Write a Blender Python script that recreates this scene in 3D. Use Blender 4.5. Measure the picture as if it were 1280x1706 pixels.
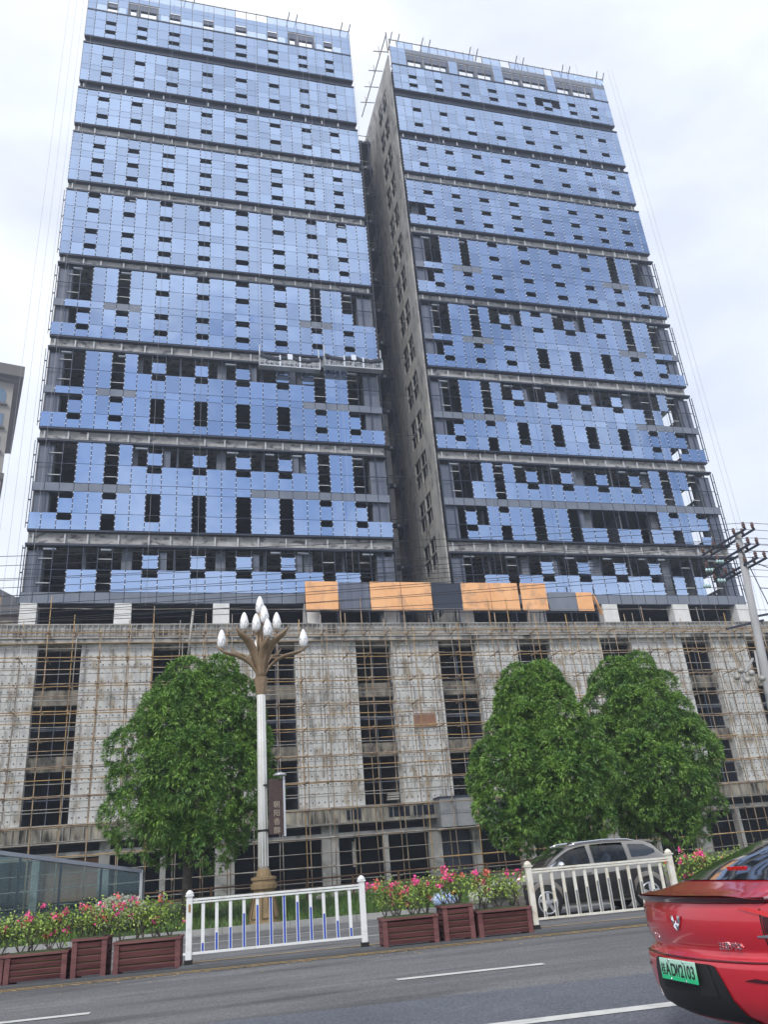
import bpy, math, random
import numpy as np
from mathutils import Vector, Matrix, Euler
for o in list(bpy.data.objects): bpy.data.objects.remove(o)
S = bpy.context.scene
COL = S.collection
R = math.radians

# ------------------------------------------------------------------ camera
cd = bpy.data.cameras.new('camera'); cam = bpy.data.objects.new('camera', cd); COL.objects.link(cam)
X = Vector((0.96701908, -0.03121888, -0.25278345))
Yd = Vector((-0.24269777, -0.41405521, -0.87730045))
U = Vector((-0.07727797, 0.90971626, -0.40797604))
rot = Matrix((X, Yd, U))            # rows: world axes in camera space -> camera to world
cam.matrix_world = Matrix.Translation((0, 0, 1.4)) @ rot.to_4x4()
cd.sensor_fit = 'HORIZONTAL'; cd.sensor_width = 36; cd.lens = 36 * 1319.83 / 1280
cd.clip_start = 0.1; cd.clip_end = 6000
S.camera = cam

# ------------------------------------------------------------------ world, sun, exposure
SUN_EL, SUN_AZ = 43, 214            # azimuth clockwise from +Y: behind the camera, a little left
w = bpy.data.worlds.new('World'); S.world = w; w.use_nodes = True
nt = w.node_tree; N = nt.nodes; L = nt.links
for n in list(N): N.remove(n)
def wn(t, **k):
    n = N.new(t)
    for a, b in k.items(): setattr(n, a, b)
    return n
out = wn('ShaderNodeOutputWorld'); bg = wn('ShaderNodeBackground')
sky = wn('ShaderNodeTexSky'); sky.sky_type = 'NISHITA'; sky.sun_disc = False
sky.sun_elevation = R(SUN_EL); sky.sun_rotation = R(SUN_AZ); sky.air_density = 1.1; sky.dust_density = 0.4; sky.ozone_density = 3.0
tc = wn('ShaderNodeTexCoord'); mp = wn('ShaderNodeMapping'); mp.inputs['Scale'].default_value = (1, 1, 2.2)
mp.inputs['Location'].default_value = (0.35, 0.2, 0.1)
L.new(tc.outputs['Generated'], mp.inputs['Vector'])
n1 = wn('ShaderNodeTexNoise'); n1.inputs['Scale'].default_value = 1.9; n1.inputs['Detail'].default_value = 7; n1.inputs['Roughness'].default_value = 0.55
n1.inputs['Distortion'].default_value = 0.35
L.new(mp.outputs[0], n1.inputs['Vector'])
n2 = wn('ShaderNodeTexNoise'); n2.inputs['Scale'].default_value = 3.1; n2.inputs['Detail'].default_value = 6
L.new(mp.outputs[0], n2.inputs['Vector'])
cr = wn('ShaderNodeValToRGB')       # cloud tone: grey-blue undersides to bright white
cr.color_ramp.elements[0].position = 0.34; cr.color_ramp.elements[0].color = (6.9, 7.4, 8.5, 1)
cr.color_ramp.elements[1].position = 0.62; cr.color_ramp.elements[1].color = (9.0, 9.3, 9.9, 1)
L.new(n1.outputs['Fac'], cr.inputs['Fac'])
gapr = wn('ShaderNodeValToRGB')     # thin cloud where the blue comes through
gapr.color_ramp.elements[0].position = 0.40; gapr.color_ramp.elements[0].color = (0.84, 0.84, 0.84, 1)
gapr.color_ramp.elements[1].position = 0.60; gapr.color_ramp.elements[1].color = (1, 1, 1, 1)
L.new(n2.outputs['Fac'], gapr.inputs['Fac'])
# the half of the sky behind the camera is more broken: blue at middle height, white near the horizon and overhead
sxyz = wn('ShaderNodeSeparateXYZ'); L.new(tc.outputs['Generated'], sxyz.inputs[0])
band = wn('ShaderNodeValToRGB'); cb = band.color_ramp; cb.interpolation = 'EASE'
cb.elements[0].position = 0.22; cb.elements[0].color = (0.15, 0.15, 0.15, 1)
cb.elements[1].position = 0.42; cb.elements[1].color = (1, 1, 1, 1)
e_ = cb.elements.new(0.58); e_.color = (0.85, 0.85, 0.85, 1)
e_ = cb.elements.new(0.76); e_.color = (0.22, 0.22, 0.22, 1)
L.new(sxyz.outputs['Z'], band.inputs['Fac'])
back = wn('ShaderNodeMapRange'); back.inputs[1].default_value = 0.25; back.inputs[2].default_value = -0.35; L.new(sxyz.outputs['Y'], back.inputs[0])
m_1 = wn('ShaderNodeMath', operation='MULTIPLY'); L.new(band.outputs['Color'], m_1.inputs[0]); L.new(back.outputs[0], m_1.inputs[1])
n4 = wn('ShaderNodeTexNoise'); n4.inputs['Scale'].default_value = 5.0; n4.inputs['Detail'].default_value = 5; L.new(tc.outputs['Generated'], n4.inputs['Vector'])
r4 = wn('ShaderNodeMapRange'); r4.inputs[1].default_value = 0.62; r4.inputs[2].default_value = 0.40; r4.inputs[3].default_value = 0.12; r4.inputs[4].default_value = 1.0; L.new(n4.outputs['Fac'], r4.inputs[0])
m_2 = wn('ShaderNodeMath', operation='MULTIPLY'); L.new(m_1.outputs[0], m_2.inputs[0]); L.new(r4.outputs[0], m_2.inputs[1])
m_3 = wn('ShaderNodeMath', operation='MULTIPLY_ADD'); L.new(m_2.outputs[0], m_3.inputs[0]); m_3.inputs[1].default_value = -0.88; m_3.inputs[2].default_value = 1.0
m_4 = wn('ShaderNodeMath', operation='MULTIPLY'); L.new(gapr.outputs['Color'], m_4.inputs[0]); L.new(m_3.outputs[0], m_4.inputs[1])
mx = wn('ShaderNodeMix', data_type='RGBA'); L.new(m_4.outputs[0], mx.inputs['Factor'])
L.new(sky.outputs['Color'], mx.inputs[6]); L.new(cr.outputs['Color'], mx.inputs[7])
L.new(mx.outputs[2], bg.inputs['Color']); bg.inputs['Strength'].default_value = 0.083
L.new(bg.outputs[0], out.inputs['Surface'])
sd = bpy.data.lights.new('sun', 'SUN'); sd.energy = 1.5; sd.angle = R(14); sd.color = (1.0, 0.96, 0.90)
so = bpy.data.objects.new('sun', sd); COL.objects.link(so)
az = R(SUN_AZ); dv = Vector((math.sin(az) * math.cos(R(SUN_EL)), math.cos(az) * math.cos(R(SUN_EL)), math.sin(R(SUN_EL))))
so.rotation_euler = dv.to_track_quat('Z', 'Y').to_euler(); so.location = dv * 100
S.view_settings.view_transform = 'Standard'; S.view_settings.look = 'None'
S.view_settings.exposure = 0.66; S.view_settings.gamma = 1
S.render.engine = 'CYCLES'
S.cycles.max_bounces = 7; S.cycles.diffuse_bounces = 3; S.cycles.glossy_bounces = 4; S.cycles.transparent_max_bounces = 12
S.cycles.use_denoising = True

# ------------------------------------------------------------------ materials
MATS = {}
def pm(name, c, rough=0.6, metal=0.0, c2=None, scale=2.0, bump=0.0, stretch=(1, 1, 1), lo=0.35, hi=0.65, spec=None, coat=0, alpha=1, island=0, c3=None, s3=8, bscale=None):
    m = bpy.data.materials.new(name); m.use_nodes = True; t = m.node_tree; b = t.nodes['Principled BSDF']
    b.inputs['Roughness'].default_value = rough; b.inputs['Metallic'].default_value = metal
    if spec is not None: b.inputs['Specular IOR Level'].default_value = spec
    if coat: b.inputs['Coat Weight'].default_value = coat; b.inputs['Coat Roughness'].default_value = 0.05
    b.inputs['Alpha'].default_value = alpha
    b.inputs['Base Color'].default_value = (*c, 1)
    tcn = t.nodes.new('ShaderNodeTexCoord'); mpn = t.nodes.new('ShaderNodeMapping'); mpn.inputs['Scale'].default_value = stretch
    geo = t.nodes.new('ShaderNodeNewGeometry')
    t.links.new(geo.outputs['Position'], mpn.inputs['Vector'])
    src = None
    if c2 is not None:
        no = t.nodes.new('ShaderNodeTexNoise'); no.inputs['Scale'].default_value = scale; no.inputs['Detail'].default_value = 6; no.inputs['Roughness'].default_value = 0.62
        t.links.new(mpn.outputs[0], no.inputs['Vector'])
        ra = t.nodes.new('ShaderNodeValToRGB'); ra.color_ramp.elements[0].position = lo; ra.color_ramp.elements[1].position = hi
        ra.color_ramp.elements[0].color = (*c, 1); ra.color_ramp.elements[1].color = (*c2, 1)
        t.links.new(no.outputs['Fac'], ra.inputs['Fac']); src = ra.outputs['Color']
        if c3 is not None:
            n3 = t.nodes.new('ShaderNodeTexNoise'); n3.inputs['Scale'].default_value = s3; n3.inputs['Detail'].default_value = 4
            t.links.new(mpn.outputs[0], n3.inputs['Vector'])
            r3 = t.nodes.new('ShaderNodeValToRGB'); r3.color_ramp.elements[0].position = 0.52; r3.color_ramp.elements[1].position = 0.68
            r3.color_ramp.elements[0].color = (0, 0, 0, 1); r3.color_ramp.elements[1].color = (1, 1, 1, 1)
            t.links.new(n3.outputs['Fac'], r3.inputs['Fac'])
            m3 = t.nodes.new('ShaderNodeMix'); m3.data_type = 'RGBA'; t.links.new(r3.outputs['Color'], m3.inputs['Factor'])
            t.links.new(src, m3.inputs[6]); m3.inputs[7].default_value = (*c3, 1); src = m3.outputs[2]
    if island:
        hs = t.nodes.new('ShaderNodeHueSaturation'); ml = t.nodes.new('ShaderNodeMath'); ml.operation = 'MULTIPLY_ADD'
        t.links.new(geo.outputs['Random Per Island'], ml.inputs[0]); ml.inputs[1].default_value = island; ml.inputs[2].default_value = 1 - island / 2
        t.links.new(ml.outputs[0], hs.inputs['Value'])
        if src: t.links.new(src, hs.inputs['Color'])
        else: hs.inputs['Color'].default_value = (*c, 1)
        src = hs.outputs['Color']
    if src: t.links.new(src, b.inputs['Base Color'])
    if bump:
        nb = t.nodes.new('ShaderNodeTexNoise'); nb.inputs['Scale'].default_value = bscale or scale * 6; nb.inputs['Detail'].default_value = 4
        t.links.new(mpn.outputs[0], nb.inputs['Vector'])
        bp = t.nodes.new('ShaderNodeBump'); bp.inputs['Strength'].default_value = bump; bp.inputs['Distance'].default_value = 0.05
        t.links.new(nb.outputs['Fac'], bp.inputs['Height']); t.links.new(bp.outputs[0], b.inputs['Normal'])
    MATS[name] = m
    return m

def pane_mat(name, base, rough=0.04, alpha=1.0, edge=(0.85, 0.92, 1.0)):
    m = pm(name, base, rough, 1.0, island=0.26, alpha=alpha)
    t = m.node_tree; b = t.nodes['Principled BSDF']; b.inputs['Specular Tint'].default_value = (*edge, 1)
    geo = [n for n in t.nodes if n.type == 'NEW_GEOMETRY'][0]
    no = t.nodes.new('ShaderNodeTexNoise'); no.inputs['Scale'].default_value = 0.55; no.inputs['Detail'].default_value = 1
    t.links.new(geo.outputs['Position'], no.inputs['Vector'])
    bp = t.nodes.new('ShaderNodeBump'); bp.inputs['Strength'].default_value = 0.25; bp.inputs['Distance'].default_value = 0.06
    t.links.new(no.outputs['Fac'], bp.inputs['Height']); t.links.new(bp.outputs[0], b.inputs['Normal'])
    return m
pane_mat('pane', (0.40, 0.50, 0.68))
pane_mat('pane_clear', (0.5, 0.66, 0.9), alpha=0.45)
pm('spandrel_grey', (0.15, 0.17, 0.21), 0.25, 0.1, c2=(0.20, 0.22, 0.26), scale=0.6, island=0.15)
pm('mullion', (0.035, 0.045, 0.075), 0.45, 0.3)
pm('clip', (0.72, 0.76, 0.84), 0.4)
pm('bracket_white', (0.55, 0.56, 0.57), 0.6, c2=(0.42, 0.42, 0.42), scale=3)
pm('beam_concrete', (0.28, 0.275, 0.265), 0.9, c2=(0.46, 0.455, 0.44), scale=0.9, stretch=(1, 1, 1.8), c3=(0.10, 0.10, 0.10), s3=1.7, bump=0.3)
pm('dark_metal', (0.026, 0.034, 0.058), 0.6)
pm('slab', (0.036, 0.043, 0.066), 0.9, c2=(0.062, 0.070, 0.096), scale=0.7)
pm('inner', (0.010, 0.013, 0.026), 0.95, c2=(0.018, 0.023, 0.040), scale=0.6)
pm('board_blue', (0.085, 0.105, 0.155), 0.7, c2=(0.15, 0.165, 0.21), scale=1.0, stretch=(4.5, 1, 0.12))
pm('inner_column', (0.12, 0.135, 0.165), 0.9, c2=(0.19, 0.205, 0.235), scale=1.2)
pm('side_concrete', (0.29, 0.288, 0.28), 0.92, c2=(0.46, 0.44, 0.41), scale=0.55, stretch=(1, 1.2, 0.5), c3=(0.17, 0.165, 0.16), s3=1.3, bump=0.3, lo=0.4, hi=0.66)
pm('white_column', (0.62, 0.61, 0.58), 0.85, c2=(0.74, 0.73, 0.71), scale=1.4)
pm('band_concrete', (0.26, 0.255, 0.245), 0.95, c2=(0.50, 0.485, 0.46), scale=1.3, stretch=(1, 1, 0.6), c3=(0.06, 0.058, 0.055), s3=1.1, bump=0.5)
pm('fascia_concrete', (0.22, 0.20, 0.17), 0.95, c2=(0.50, 0.46, 0.37), scale=1.2, stretch=(1.6, 1, 0.4), c3=(0.05, 0.047, 0.04), s3=0.9, bump=0.4)
pm('ground_concrete', (0.28, 0.275, 0.26), 0.9, c2=(0.42, 0.41, 0.39), scale=0.8, c3=(0.17, 0.17, 0.16), s3=1.2)
pm('canopy_tile', (0.20, 0.205, 0.21), 0.55, c2=(0.28, 0.285, 0.29), scale=0.8, bump=0.1)
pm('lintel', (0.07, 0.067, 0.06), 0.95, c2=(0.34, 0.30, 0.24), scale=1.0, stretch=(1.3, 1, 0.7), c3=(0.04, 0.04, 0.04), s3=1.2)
pm('rust', (0.20, 0.125, 0.075), 0.8, c2=(0.44, 0.34, 0.23), scale=1.1, c3=(0.13, 0.11, 0.095), s3=0.6)
pm('ochre', (0.45, 0.29, 0.11), 0.75, c2=(0.30, 0.18, 0.08), scale=1.0)
pm('tube_grey', (0.30, 0.29, 0.27), 0.6, 0.2, c2=(0.22, 0.16, 0.11), scale=0.9, c3=(0.45, 0.44, 0.42), s3=1.1)
pm('tube_pale', (0.42, 0.42, 0.40), 0.55, 0.2, c2=(0.30, 0.27, 0.23), scale=1.3)
pm('orange_board', (0.86, 0.43, 0.19), 0.7, c2=(0.95, 0.52, 0.25), scale=0.7, c3=(0.66, 0.36, 0.19), s3=1.3, bump=0.5, bscale=1.5)
pm('steel_silver', (0.55, 0.56, 0.58), 0.4, 0.5)
pm('net_black', (0.03, 0.035, 0.05), 0.9)
pm('rope', (0.33, 0.33, 0.36), 0.7)
pm('concrete_pole', (0.30, 0.30, 0.30), 0.85, c2=(0.38, 0.38, 0.38), scale=2, stretch=(1, 1, 0.3))
pm('wire_black', (0.012, 0.014, 0.02), 0.6)
pm('insulator', (0.10, 0.045, 0.035), 0.25)
pm('glass_insulator', (0.45, 0.62, 0.62), 0.15)
pm('asphalt', (0.125, 0.125, 0.127), 0.85, c2=(0.182, 0.182, 0.181), scale=0.75, stretch=(0.28, 1.5, 1), lo=0.35, hi=0.65, bump=0.6, bscale=70, c3=(0.085, 0.084, 0.083), s3=0.9)
pm('asphalt_new', (0.105, 0.114, 0.135), 0.8, c2=(0.145, 0.154, 0.178), scale=0.8, lo=0.3, hi=0.7, bump=0.7, bscale=70)
for nm in ('asphalt', 'asphalt_new'):
    m = MATS[nm]; t = m.node_tree; b = t.nodes['Principled BSDF']; src = b.inputs['Base Color'].links[0].from_socket
    geo = [n for n in t.nodes if n.type == 'NEW_GEOMETRY'][0]
    vo = t.nodes.new('ShaderNodeTexVoronoi'); vo.inputs['Scale'].default_value = 55; t.links.new(geo.outputs['Position'], vo.inputs['Vector'])
    mm = t.nodes.new('ShaderNodeMix'); mm.data_type = 'RGBA'; mm.blend_type = 'MULTIPLY'; mm.inputs['Factor'].default_value = 1.0
    rr = t.nodes.new('ShaderNodeValToRGB'); rr.color_ramp.elements[0].color = (0.72, 0.72, 0.72, 1); rr.color_ramp.elements[1].color = (1.42, 1.42, 1.44, 1)
    sp = t.nodes.new('ShaderNodeSeparateColor'); t.links.new(vo.outputs['Color'], sp.inputs[0]); t.links.new(sp.outputs[0], rr.inputs['Fac'])
    t.links.new(src, mm.inputs[6]); t.links.new(rr.outputs['Color'], mm.inputs[7]); t.links.new(mm.outputs[2], b.inputs['Base Color'])
pm('road_white', (0.62, 0.62, 0.58), 0.7, c2=(0.42, 0.42, 0.40), scale=5, lo=0.45, hi=0.75)
pm('road_yellow', (0.52, 0.34, 0.12), 0.7, c2=(0.30, 0.23, 0.14), scale=3)
pm('kerb', (0.26, 0.26, 0.25), 0.85, c2=(0.36, 0.36, 0.34), scale=2, bump=0.2)
pm('pavement', (0.20, 0.20, 0.19), 0.85, c2=(0.28, 0.27, 0.25), scale=1.2)
pm('soil', (0.09, 0.075, 0.05), 0.95, c2=(0.06, 0.10, 0.03), scale=0.8)
pm('grass', (0.055, 0.13, 0.022), 0.7, c2=(0.11, 0.19, 0.04), scale=1.5, island=0.6)
pm('leaf_tree', (0.08, 0.19, 0.038), 0.5, c2=(0.25, 0.42, 0.075), scale=1.3, lo=0.38, hi=0.64, island=0.55)
pm('leaf_lit', (0.24, 0.38, 0.07), 0.5, c2=(0.16, 0.31, 0.05), scale=1.5, island=0.5)  # paler copy of the leaf colour, with light from above painted in
pm('bark', (0.06, 0.05, 0.04), 0.9, c2=(0.10, 0.085, 0.07), scale=5, bump=0.6)
pm('leaf_shrub', (0.17, 0.30, 0.04), 0.5, c2=(0.36, 0.46, 0.09), scale=3.5, island=0.7)
pm('bract', (0.80, 0.05, 0.30), 0.5, c2=(0.85, 0.14, 0.26), scale=4, island=0.4)
pm('bract_orange', (0.72, 0.16, 0.12), 0.5, island=0.4)
pm('white_flower', (0.50, 0.51, 0.42), 0.6, island=0.3)
pm('planter_wood', (0.115, 0.038, 0.040), 0.7, c2=(0.19, 0.075, 0.07), scale=2.2, stretch=(0.5, 1, 4), bump=0.2)
pm('rail_white', (0.76, 0.77, 0.76), 0.4, c2=(0.50, 0.49, 0.45), scale=5, lo=0.52, hi=0.80)
pm('rail_cream', (0.74, 0.72, 0.64), 0.45, c2=(0.58, 0.50, 0.36), scale=6, lo=0.45, hi=0.75)
pm('strip_blue', (0.012, 0.06, 0.42), 0.4)
pm('strip_grey', (0.16, 0.18, 0.21), 0.5)
pm('rubber', (0.012, 0.012, 0.012), 0.8)
pm('base_stone', (0.085, 0.09, 0.095), 0.85)
pm('lamp_bronze', (0.33, 0.235, 0.145), 0.5, 0.35, c2=(0.24, 0.165, 0.10), scale=3)
pm('lamp_stone', (0.27, 0.19, 0.095), 0.7, c2=(0.20, 0.14, 0.07), scale=4)
pm('lamp_groove', (0.10, 0.065, 0.03), 0.8)
pm('pole_white', (0.72, 0.72, 0.69), 0.45, c2=(0.62, 0.62, 0.57), scale=2)
pm('bulb', (0.88, 0.88, 0.87), 0.25)
pm('leaf_line', (0.35, 0.33, 0.33), 0.5)
pm('sign_brown', (0.045, 0.022, 0.020), 0.5, c2=(0.07, 0.04, 0.035), scale=5)
pm('cream', (0.38, 0.33, 0.25), 0.6)
pm('red_paint', (0.60, 0.018, 0.034), 0.28, 0.25, coat=1.0)
pm('dark_red', (0.06, 0.004, 0.008), 0.2, 0.2, coat=1.0)
pm('lamp_red', (0.62, 0.006, 0.008), 0.15, coat=0.5)
pm('car_glass', (0.012, 0.014, 0.018), 0.03, spec=0.9, coat=1.0)
pm('car_black', (0.012, 0.012, 0.013), 0.5)
pm('chrome', (0.82, 0.82, 0.84), 0.12, 1.0)
pm('alloy', (0.55, 0.56, 0.58), 0.3, 0.7)
pm('suv_grey', (0.29, 0.27, 0.24), 0.28, 0.6, coat=0.7)
pm('suv_dark', (0.030, 0.030, 0.032), 0.3, 0.4, coat=0.8)
pm('skin', (0.45, 0.27, 0.19), 0.6)
pm('hair', (0.015, 0.012, 0.01), 0.6)
pm('shirt', (0.06, 0.07, 0.10), 0.8)
pm('beige_wall', (0.29, 0.265, 0.24), 0.85, c2=(0.35, 0.32, 0.29), scale=0.3)
pm('cornice_dark', (0.13, 0.115, 0.11), 0.8)
pm('far_glass', (0.16, 0.23, 0.30), 0.15, 0.3)
pm('pink_wall', (0.40, 0.32, 0.29), 0.85, c2=(0.46, 0.39, 0.36), scale=0.3)
pm('roof_grey', (0.12, 0.125, 0.14), 0.8)
pm('stone_rubble', (0.40, 0.36, 0.31), 0.9, c2=(0.5, 0.46, 0.4), scale=4)
pm('blue_sack', (0.18, 0.33, 0.62), 0.7, c2=(0.6, 0.65, 0.7), scale=6)
pm('wood_board', (0.30, 0.15, 0.09), 0.8, c2=(0.36, 0.19, 0.12), scale=2)
m = bpy.data.materials.new('tinted_glass'); m.use_nodes = True; t = m.node_tree; t.nodes.clear()
o_ = t.nodes.new('ShaderNodeOutputMaterial'); mi = t.nodes.new('ShaderNodeMixShader'); tr = t.nodes.new('ShaderNodeBsdfTransparent'); gl = t.nodes.new('ShaderNodeBsdfGlossy')
tr.inputs[0].default_value = (0.42, 0.45, 0.46, 1); gl.inputs['Roughness'].default_value = 0.03
fr = t.nodes.new('ShaderNodeFresnel'); fr.inputs[0].default_value = 1.5
t.links.new(fr.outputs[0], mi.inputs[0]); t.links.new(tr.outputs[0], mi.inputs[1]); t.links.new(gl.outputs[0], mi.inputs[2]); t.links.new(mi.outputs[0], o_.inputs[0])
MATS['tinted_glass'] = m
pm('frame_brown', (0.10, 0.055, 0.035), 0.7, c2=(0.16, 0.09, 0.05), scale=3)
# clear glass of the street-level shelter
m = bpy.data.materials.new('shelter_glass'); m.use_nodes = True; t = m.node_tree; t.nodes.clear()
o_ = t.nodes.new('ShaderNodeOutputMaterial'); mi = t.nodes.new('ShaderNodeMixShader'); tr = t.nodes.new('ShaderNodeBsdfTransparent'); gl = t.nodes.new('ShaderNodeBsdfGlossy')
tr.inputs[0].default_value = (0.80, 0.87, 0.87, 1); gl.inputs['Roughness'].default_value = 0.05; gl.inputs[0].default_value = (0.55, 0.62, 0.66, 1)
fr = t.nodes.new('ShaderNodeFresnel'); fr.inputs[0].default_value = 1.55
t.links.new(fr.outputs[0], mi.inputs[0]); t.links.new(tr.outputs[0], mi.inputs[1]); t.links.new(gl.outputs[0], mi.inputs[2]); t.links.new(mi.outputs[0], o_.inputs[0])
MATS['shelter_glass'] = m
# licence plate: white fading into green, as this kind of plate is printed
m = bpy.data.materials.new('plate_green'); m.use_nodes = True; t = m.node_tree; b = t.nodes['Principled BSDF']; b.inputs['Roughness'].default_value = 0.35
g_ = t.nodes.new('ShaderNodeTexCoord'); sx = t.nodes.new('ShaderNodeSeparateXYZ'); t.links.new(g_.outputs['Generated'], sx.inputs[0])
r_ = t.nodes.new('ShaderNodeValToRGB'); r_.color_ramp.elements[0].color = (0.02, 0.55, 0.22, 1); r_.color_ramp.elements[1].color = (0.55, 0.80, 0.66, 1)
r_.color_ramp.elements[0].position = 0.15; r_.color_ramp.elements[1].position = 0.95
t.links.new(sx.outputs['Z'], r_.inputs[0]); t.links.new(r_.outputs[0], b.inputs['Base Color']); MATS['plate_green'] = m
# formwork panels of the podium piers: pale, with bolt holes and joints in a grid, rust and soot stains
m = pm('formwork', (0.25, 0.245, 0.235), 0.9, c2=(0.68, 0.675, 0.65), scale=0.9, stretch=(1.1, 1, 0.6), c3=(0.42, 0.36, 0.28), s3=1.6, lo=0.30, hi=0.46, bump=0.25)
t = m.node_tree; b = t.nodes['Principled BSDF']; src = b.inputs['Base Color'].links[0].from_socket
geo = [n for n in t.nodes if n.type == 'NEW_GEOMETRY'][0]; sp = t.nodes.new('ShaderNodeSeparateXYZ'); t.links.new(geo.outputs['Position'], sp.inputs[0])
def mth(op, a, bb):
    n = t.nodes.new('ShaderNodeMath'); n.operation = op
    for i, v in enumerate((a, bb)):
        if v is None: continue
        if isinstance(v, (int, float)): n.inputs[i].default_value = v
        else: t.links.new(v, n.inputs[i])
    return n.outputs[0]
fx = mth('PINGPONG', sp.outputs['X'], 0.21); fz = mth('PINGPONG', sp.outputs['Z'], 0.29)
dd = mth('SQRT', mth('ADD', mth('MULTIPLY', fx, fx), mth('MULTIPLY', fz, fz)), None)
hole = mth('LESS_THAN', dd, 0.055)
jx = mth('LESS_THAN', mth('PINGPONG', mth('ADD', sp.outputs['X'], 0.3), 0.46), 0.022)
jz = mth('LESS_THAN', mth('PINGPONG', mth('ADD', sp.outputs['Z'], 0.15), 0.87), 0.03)
mk = mth('MAXIMUM', mth('MULTIPLY', hole, 0.85), mth('MULTIPLY', mth('MAXIMUM', jx, jz), 0.45))
m3 = t.nodes.new('ShaderNodeMix'); m3.data_type = 'RGBA'; t.links.new(mk, m3.inputs['Factor']); t.links.new(src, m3.inputs[6]); m3.inputs[7].default_value = (0.07, 0.06, 0.05, 1)
t.links.new(m3.outputs[2], b.inputs['Base Color'])

# ------------------------------------------------------------------ helpers
def wmat(o):
    m = Matrix.LocRotScale(o.location, o.rotation_euler.to_quaternion(), o.scale)
    return wmat(o.parent) @ m if o.parent else m
class MB:
    def __init__(s): s.v = []; s.f = []; s.sm = []
    def add(s, vs, fs, smooth=False):
        k = len(s.v); s.v += [tuple(p) for p in vs]; s.f += [tuple(i + k for i in f) for f in fs]; s.sm += [smooth] * len(fs); return s
    def box(s, x0, x1, y0, y1, z0, z1):
        return s.add([(x0, y0, z0), (x1, y0, z0), (x1, y1, z0), (x0, y1, z0), (x0, y0, z1), (x1, y0, z1), (x1, y1, z1), (x0, y1, z1)],
                     [(0, 3, 2, 1), (4, 5, 6, 7), (0, 1, 5, 4), (1, 2, 6, 5), (2, 3, 7, 6), (3, 0, 4, 7)])
    def bar(s, a, b, w, h=None, up=(0, 0, 1)):
        a = Vector(a); b = Vector(b); d = (b - a).normalized(); h = h or w
        u = Vector(up)
        if abs(d.dot(u)) > 0.98: u = Vector((0, 1, 0))
        sx = d.cross(u).normalized() * w / 2; su = sx.cross(d).normalized() * h / 2
        vs = [p + i * sx + j * su for p in (a, b) for i, j in ((-1, -1), (1, -1), (1, 1), (-1, 1))]
        return s.add(vs, [(0, 1, 2, 3), (7, 6, 5, 4), (0, 4, 5, 1), (1, 5, 6, 2), (2, 6, 7, 3), (3, 7, 4, 0)])
    def tube(s, pts, r, n=6, cap=True):
        pts = [Vector(p) for p in pts]; m = len(pts); rs = r if isinstance(r, (list, tuple)) else [r] * m
        vs = []; pu = None
        for i, p in enumerate(pts):
            d = (pts[min(i + 1, m - 1)] - pts[max(i - 1, 0)]).normalized()
            if pu is None: pu = d.orthogonal().normalized()
            else:
                pu = (pu - d * pu.dot(d))
                pu = pu.normalized() if pu.length > 1e-6 else d.orthogonal().normalized()
            q = d.cross(pu)
            vs += [p + (pu * math.cos(2 * math.pi * k / n) + q * math.sin(2 * math.pi * k / n)) * rs[i] for k in range(n)]
        fs = [(i * n + k, i * n + (k + 1) % n, (i + 1) * n + (k + 1) % n, (i + 1) * n + k) for i in range(m - 1) for k in range(n)]
        if cap: fs += [tuple(range(n))[::-1], tuple((m - 1) * n + k for k in range(n))]
        return s.add(vs, fs, n > 4)
    def lathe(s, prof, c=(0, 0, 0), n=20, axis='z', smooth=True, sq=0):
        vs = []
        for r, z in prof:
            for k in range(n):
                a = 2 * math.pi * (k + 0.5) / n; x, y = r * math.cos(a), r * math.sin(a)
                if sq: x, y = (r * math.sqrt(2) * math.cos(a), r * math.sqrt(2) * math.sin(a))
                p = (x, y, z) if axis == 'z' else ((x, z, y) if axis == 'y' else (z, x, y))
                vs.append((c[0] + p[0], c[1] + p[1], c[2] + p[2]))
        m = len(prof)
        fs = [(i * n + k, i * n + (k + 1) % n, (i + 1) * n + (k + 1) % n, (i + 1) * n + k) for i in range(m - 1) for k in range(n)]
        fs += [tuple(range(n))[::-1], tuple((m - 1) * n + k for k in range(n))]
        return s.add(vs, fs, smooth)
    def grid(s, P, smooth=True, flip=False):
        a = len(P); b = len(P[0]); vs = [p for row in P for p in row]
        fs = [(i * b + j, i * b + j + 1, (i + 1) * b + j + 1, (i + 1) * b + j) for i in range(a - 1) for j in range(b - 1)]
        if flip: fs = [f[::-1] for f in fs]
        return s.add(vs, fs, smooth)
    def build(s, name, mat, parent=None, local=False, bevel=0, solid=0, sub=0):
        me = bpy.data.meshes.new(name)
        vs = s.v
        if parent is not None and not local:
            inv = wmat(parent).inverted(); vs = [tuple(inv @ Vector(p)) for p in s.v]
        me.from_pydata(vs, [], s.f); me.polygons.foreach_set('use_smooth', s.sm); me.update()
        me.materials.append(MATS[mat]); o = bpy.data.objects.new(name, me); COL.objects.link(o)
        if parent is not None: o.parent = parent
        if solid: q = o.modifiers.new('thickness', 'SOLIDIFY'); q.thickness = solid; q.offset = 0
        if bevel: q = o.modifiers.new('bevel', 'BEVEL'); q.width = bevel; q.segments = 2; q.limit_method = 'ANGLE'
        if sub: q = o.modifiers.new('sub', 'SUBSURF'); q.levels = sub; q.render_levels = sub
        return o
def tag(o, label=None, cat=None, group=None, kind=None):
    if label: o['label'] = label
    if cat: o['category'] = cat
    if group: o['group'] = group
    if kind: o['kind'] = kind
    return o
def thing(name, label, cat, loc=(0, 0, 0), rz=0, group=None):
    o = bpy.data.objects.new(name, None); o.empty_display_size = 0.3; COL.objects.link(o); o.location = loc; o.rotation_euler = (0, 0, rz)
    return tag(o, label, cat, group)
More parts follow.
